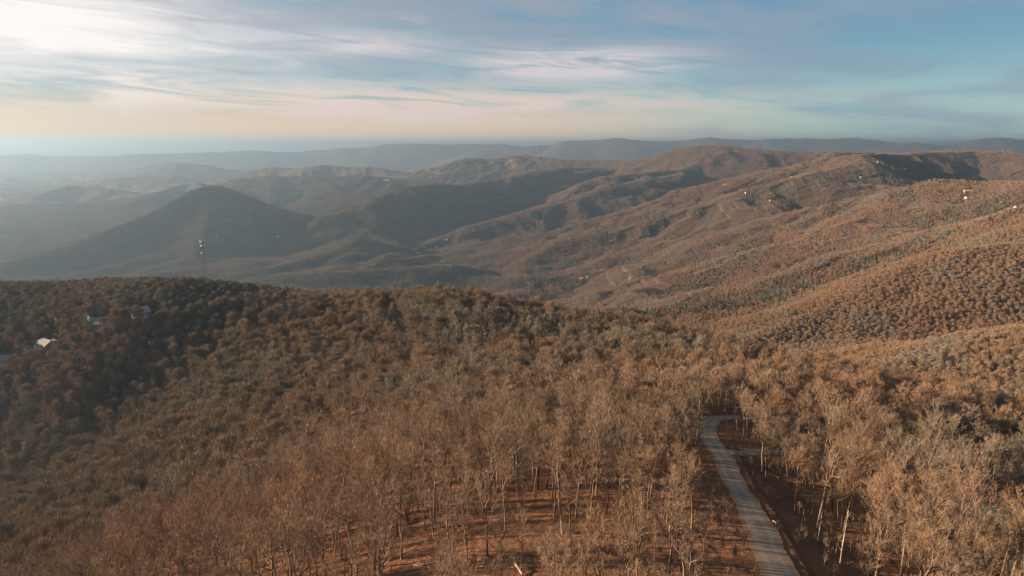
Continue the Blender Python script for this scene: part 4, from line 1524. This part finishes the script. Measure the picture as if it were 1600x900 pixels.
    if hx:
        hx = np.concatenate(hx); hy = np.concatenate(hy)
        q = ~in_clear(hx, hy); hx, hy = hx[q], hy[q]
        allx.append(hx); ally.append(hy); allz.append(terrain_z(hx, hy)); alls.append(rng.uniform(.85, 1.1, len(hx))); allk.append(N_A + N_B + rng.integers(0, N_C, len(hx))); allr.append(np.zeros(len(hx)))
    x, y, z = x[~nearh], y[~nearh], z[~nearh]
    allx.append(x); ally.append(y); allz.append(z); alls.append(rng.uniform(.92, 1.12, x.shape)); allk.append(N_A + N_B + N_C + rng.integers(0, N_D, x.shape)); allr.append(np.ones(len(x)))
    print('hillside', n_c, 'stretches', len(x))
    f = [np.concatenate(q) for q in (allx, ally, allz, alls, allk, allr)]
    return singles, order, f


def scatter_object(name, pts, scale, rot, idx, coll, label, cat):
    me_ = bpy.data.meshes.new(name)
    me_.vertices.add(len(pts))
    me_.vertices.foreach_set('co', np.asarray(pts, np.float32).ravel())
    for nm, tp, arr in (('tscale', 'FLOAT', scale), ('tkind', 'INT', idx)):
        a_ = me_.attributes.new(nm, tp, 'POINT')
        a_.data.foreach_set('value', np.asarray(arr, np.float32 if tp == 'FLOAT' else np.int32))
    a_ = me_.attributes.new('trot', 'FLOAT_VECTOR', 'POINT')
    a_.data.foreach_set('vector', np.asarray(rot, np.float32).ravel())
    me_.update()
    o = link(name, me_)
    tag(o, label, cat, kind='stuff')
    g = bpy.data.node_groups.new(name, 'GeometryNodeTree')
    g.interface.new_socket('Geometry', in_out='INPUT', socket_type='NodeSocketGeometry')
    g.interface.new_socket('Geometry', in_out='OUTPUT', socket_type='NodeSocketGeometry')
    N = g.nodes; L = g.links
    gi = N.new('NodeGroupInput'); go = N.new('NodeGroupOutput')
    ci = N.new('GeometryNodeCollectionInfo')
    ci.inputs['Collection'].default_value = coll
    ci.inputs['Separate Children'].default_value = True
    ci.inputs['Reset Children'].default_value = True
    iop = N.new('GeometryNodeInstanceOnPoints')
    iop.inputs['Pick Instance'].default_value = True

    def attr(nm, tp):
        q = N.new('GeometryNodeInputNamedAttribute'); q.data_type = tp; q.inputs['Name'].default_value = nm
        return q.outputs['Attribute']
    e2r = N.new('FunctionNodeEulerToRotation')
    L.new(attr('trot', 'FLOAT_VECTOR'), e2r.inputs[0])
    L.new(gi.outputs[0], iop.inputs['Points'])
    L.new(ci.outputs[0], iop.inputs['Instance'])
    L.new(attr('tkind', 'INT'), iop.inputs['Instance Index'])
    L.new(e2r.outputs[0], iop.inputs['Rotation'])
    L.new(attr('tscale', 'FLOAT'), iop.inputs['Scale'])
    L.new(iop.outputs[0], go.inputs[0])
    md = o.modifiers.new('woods', 'NODES')
    md.node_group = g
    return o


def slope_euler(x, y, yaw, tilt_all):
    """tilt the far stretches with the slope"""
    e = 18.0
    gx = (terrain_z(x + e, y) - terrain_z(x - e, y)) / (2 * e)
    gy = (terrain_z(x, y + e) - terrain_z(x, y - e)) / (2 * e)
    out = np.zeros((len(x), 3))
    out[:, 2] = yaw
    idx = np.nonzero(tilt_all)[0]
    for i in idx:
        n_ = Vector((-gx[i], -gy[i], 1)).normalized()
        q = Vector((0, 0, 1)).rotation_difference(n_).to_matrix() @ Matrix.Rotation(yaw[i], 3, 'Z')
        out[i] = q.to_euler()
    return out


singles, order, (fx, fy, fz, fs, fk, fr) = place_woods()
yaw = rng.uniform(0, 2 * pi, len(fx))
yaw = np.where(fr > 0, np.round(yaw / (pi / 2)) * (pi / 2), yaw)
scatter_object('forest', np.stack([fx, fy, fz + ZC - .1], 1), fs, slope_euler(fx, fy, yaw, fr > 0), fk, KINDS,
               'leafless brown woodland covering the hills behind the nearest trees', 'woodland')

# evergreens in the folds of the right-hand slope and here and there below
PINES = bpy.data.collections.new('pine_kinds')
for k in range(3):
    PINES.objects.link(bpy.data.objects.new('pine_kind_%d' % k, pine_mesh(500 + k, 0)))
x, y = grid_pts(-2600, 2600, 650, 5200, 8.5)
r = np.hypot(x, y); a = np.degrees(np.arctan2(x, y))
patch = fbm(x, y, 420, 4, 81) + .35 * (ridged(x, y, 520, 4, 21) < .55)
m = (np.abs(a) < 40) & (r > 1300) & (patch > .27) & (rng.random(x.shape) < .6 * smooth(.27, .42, patch) + .1)
x, y = x[m], y[m]
z = terrain_z(x, y)
m = seen(x, y, z, slack=8) & ~in_clear(x, y)
x, y, z = x[m], y[m], z[m]
print('pines', len(x))
rot = np.zeros((len(x), 3)); rot[:, 2] = rng.uniform(0, 6.28, len(x))
scatter_object('pine_woods', np.stack([x, y, z + ZC], 1), rng.uniform(.8, 1.2, len(x)), rot, rng.integers(0, 3, len(x)), PINES,
               'dark green pine patches in the folds of the wooded slopes', 'pines')

# ------------------------------------------------------------------ the 300 nearest trees, each a thing with trunk and crown
sx, sy, sz, ss, sk = singles
D, S, U = lane_dist(sx, sy, LANE)
SPECIAL = {}
_ord = [int(i) for i in order]
for (lx, ly), lb in [((673, 883), 'bare tree standing closest to the pale level fallen log'), ((811, 893), 'bare tree standing closest to the broken pale trunk at the bottom edge'),
                     ((645, 818), 'bare tree standing closest to the dark fallen trunk'), ((1206, 744), 'bare tree standing closest to the pinkish log right of the lane'),
                     ((1214, 822), 'bare tree standing closest to the crooked pale branch by the lane'), ((1558, 824), 'bare tree directly in front of the green metal roof'),
                     ((1580, 886), 'bare tree standing closest to the pale rounded boulder'), ((1312, 884), 'bare tree standing closest to the tall pale dead trunk'),
                     ((1278, 849), 'bare tree standing closest to the grey hollow-topped dead trunk'), ((1251, 832), 'bare tree standing closest to the short tan dead trunk'),
                     ((1153, 672), 'bare tree standing closest to the left pale stub inside the lane bend'), ((1189, 674), 'bare tree standing closest to the right pale stub inside the lane bend'),
                     ((876, 821), 'bare tree standing closest to the dark fallen trunk by pale brush')]:
    q_, _t = hit(lx, ly)
    dd_ = [(float(np.hypot(sx[i] - q_[0], sy[i] - q_[1])), i) for i in _ord if i not in SPECIAL]
    SPECIAL[min(dd_)[1]] = lb
_f = [(project(sx[i], sy[i], sz[i] + 6), i) for i in _ord if i not in SPECIAL]
SPECIAL[min(_f, key=lambda q: q[0][0])[1]] = 'bare tree nearest the left edge of the picture among the closest trees'
SPECIAL[max(_f, key=lambda q: q[0][0])[1]] = 'bare tree nearest the right edge of the picture among the closest trees'
for i in order:
    i = int(i)
    k = int(sk[i]) if sk[i] < N_A else int(sk[i]) % N_A
    tr_me, cr_me = NEAR_KINDS[k][0], NEAR_KINDS[k][1]
    root = bpy.data.objects.new('bare_tree', None)
    COL.objects.link(root)
    root.location = (sx[i], sy[i], sz[i] + ZC - .1)
    root.rotation_euler = (0, 0, random.uniform(0, 2 * pi))
    s_ = float(ss[i])
    root.scale = (s_, s_, s_ * random.uniform(.95, 1.08))
    px, py, dt = project(sx[i], sy[i], sz[i] + 6)
    shape = ('slender', 'broad-crowned', 'slender', 'narrow tall', 'spreading', 'narrow tall', 'broad-crowned', 'slender', 'narrow tall')[k] if s_ > .8 else 'small'
    if D[i] < 9 and S[i] < 0:
        pl_ = 'at the left edge of the grey lane'
    elif D[i] < 14 and S[i] > 0:
        pl_ = 'at the right edge of the grey lane'
    elif px > 1440:
        pl_ = 'around the green-roofed building at the lower right'
    elif px > 1150:
        pl_ = 'in the wood between the lane and the green-roofed building'
    elif px > 960:
        pl_ = 'in the wood close to the left of the lane'
    elif px > 760 and py > 740:
        pl_ = 'on the red leaf floor below the middle, towards the lane'
    elif px > 560 and py > 740:
        pl_ = 'on the red leaf floor among the dark trunks at the bottom'
    elif px > 560:
        pl_ = 'in the closed wood above the open red leaf floor'
    elif px > 300:
        pl_ = 'in the dense wood left of the open leaf floor'
    else:
        pl_ = 'in the dense wood near the lower left corner'
    lab = '%s bare tree %s' % (shape, pl_)
    gr = '%s bare trees %s' % (shape, pl_)
    if i in SPECIAL:
        lab, gr = SPECIAL[i], 'bare trees nearest the camera'
    tag(root, lab, 'tree', gr)
    link('trunk', tr_me, root)
    link('crown', cr_me, root)

# ------------------------------------------------------------------ air
def haze():
    top = max(ZC + 2.0, float((GZ.max()) + ZC)) + 6
    if top < ZC + 20: top = ZC + 20
    low = float(GZ.min()) + ZC - 1.0
    half = 97000.0
    b = MB().box((0, 0, (top + low) / 2), (2 * half, 2 * half, top - low))
    m = bpy.data.materials.new('haze_air'); m.use_nodes = True
    t = NT(m.node_tree); t.N.clear()
    out = t.n('ShaderNodeOutputMaterial')
    v = t.n('ShaderNodeVolumePrincipled')
    v.inputs['Color'].default_value = HAZE_COLOR
    v.inputs['Density'].default_value = HAZE_DENSITY
    v.inputs['Anisotropy'].default_value = .45
    if 'Density Attribute' in v.inputs: v.inputs['Density Attribute'].default_value = ''
    t.L.new(v.outputs[0], out.inputs['Volume'])
    m.cycles.homogeneous_volume = True
    o = b.build('haze', m)
    tag(o, 'pale blue haze lying over the valleys and far ranges', 'haze', kind='stuff')


HAZE_COLOR = (.225, .335, .475, 1)
HAZE_DENSITY = 0.00007
haze()


# ------------------------------------------------------------------ a thin plume of smoke behind the cone
def smoke():
    p0 = P(345, 291, 6600)
    p0[2] = H(p0[0], p0[1])
    n = 9
    pts = []; rr_ = []
    for k in range(n):
        f = k / (n - 1)
        pts.append((p0[0] - 330 * f ** 1.3, p0[1] + 40 * f, p0[2] + 40 + 190 * f ** .8)); rr_.append(12 + 62 * f)
    s = Soup(); s.tube(np.array(pts), rr_, 12)
    V_ = np.concatenate(s.V); nV = len(V_)
    me_ = bpy.data.meshes.new('smoke')
    Fs = [tuple(f) for f in s.F[0]] + [tuple(range(12)), tuple(range(nV - 12, nV))]
    me_.from_pydata([tuple(v) for v in V_ + np.array([0, 0, ZC])], [], Fs)
    m = bpy.data.materials.new('smoke'); m.use_nodes = True
    t = NT(m.node_tree); t.N.clear()
    out = t.n('ShaderNodeOutputMaterial'); v = t.n('ShaderNodeVolumePrincipled')
    v.inputs['Color'].default_value = (.45, .55, .65, 1)
    v.inputs['Density'].default_value = .0022
    v.inputs['Density Attribute'].default_value = ''
    t.L.new(v.outputs[0], out.inputs['Volume'])
    m.cycles.homogeneous_volume = True
    me_.materials.append(m)
    tag(link('smoke', me_), 'thin blue-white smoke drifting left from behind the cone-shaped mountain', 'smoke', kind='stuff')


smoke()
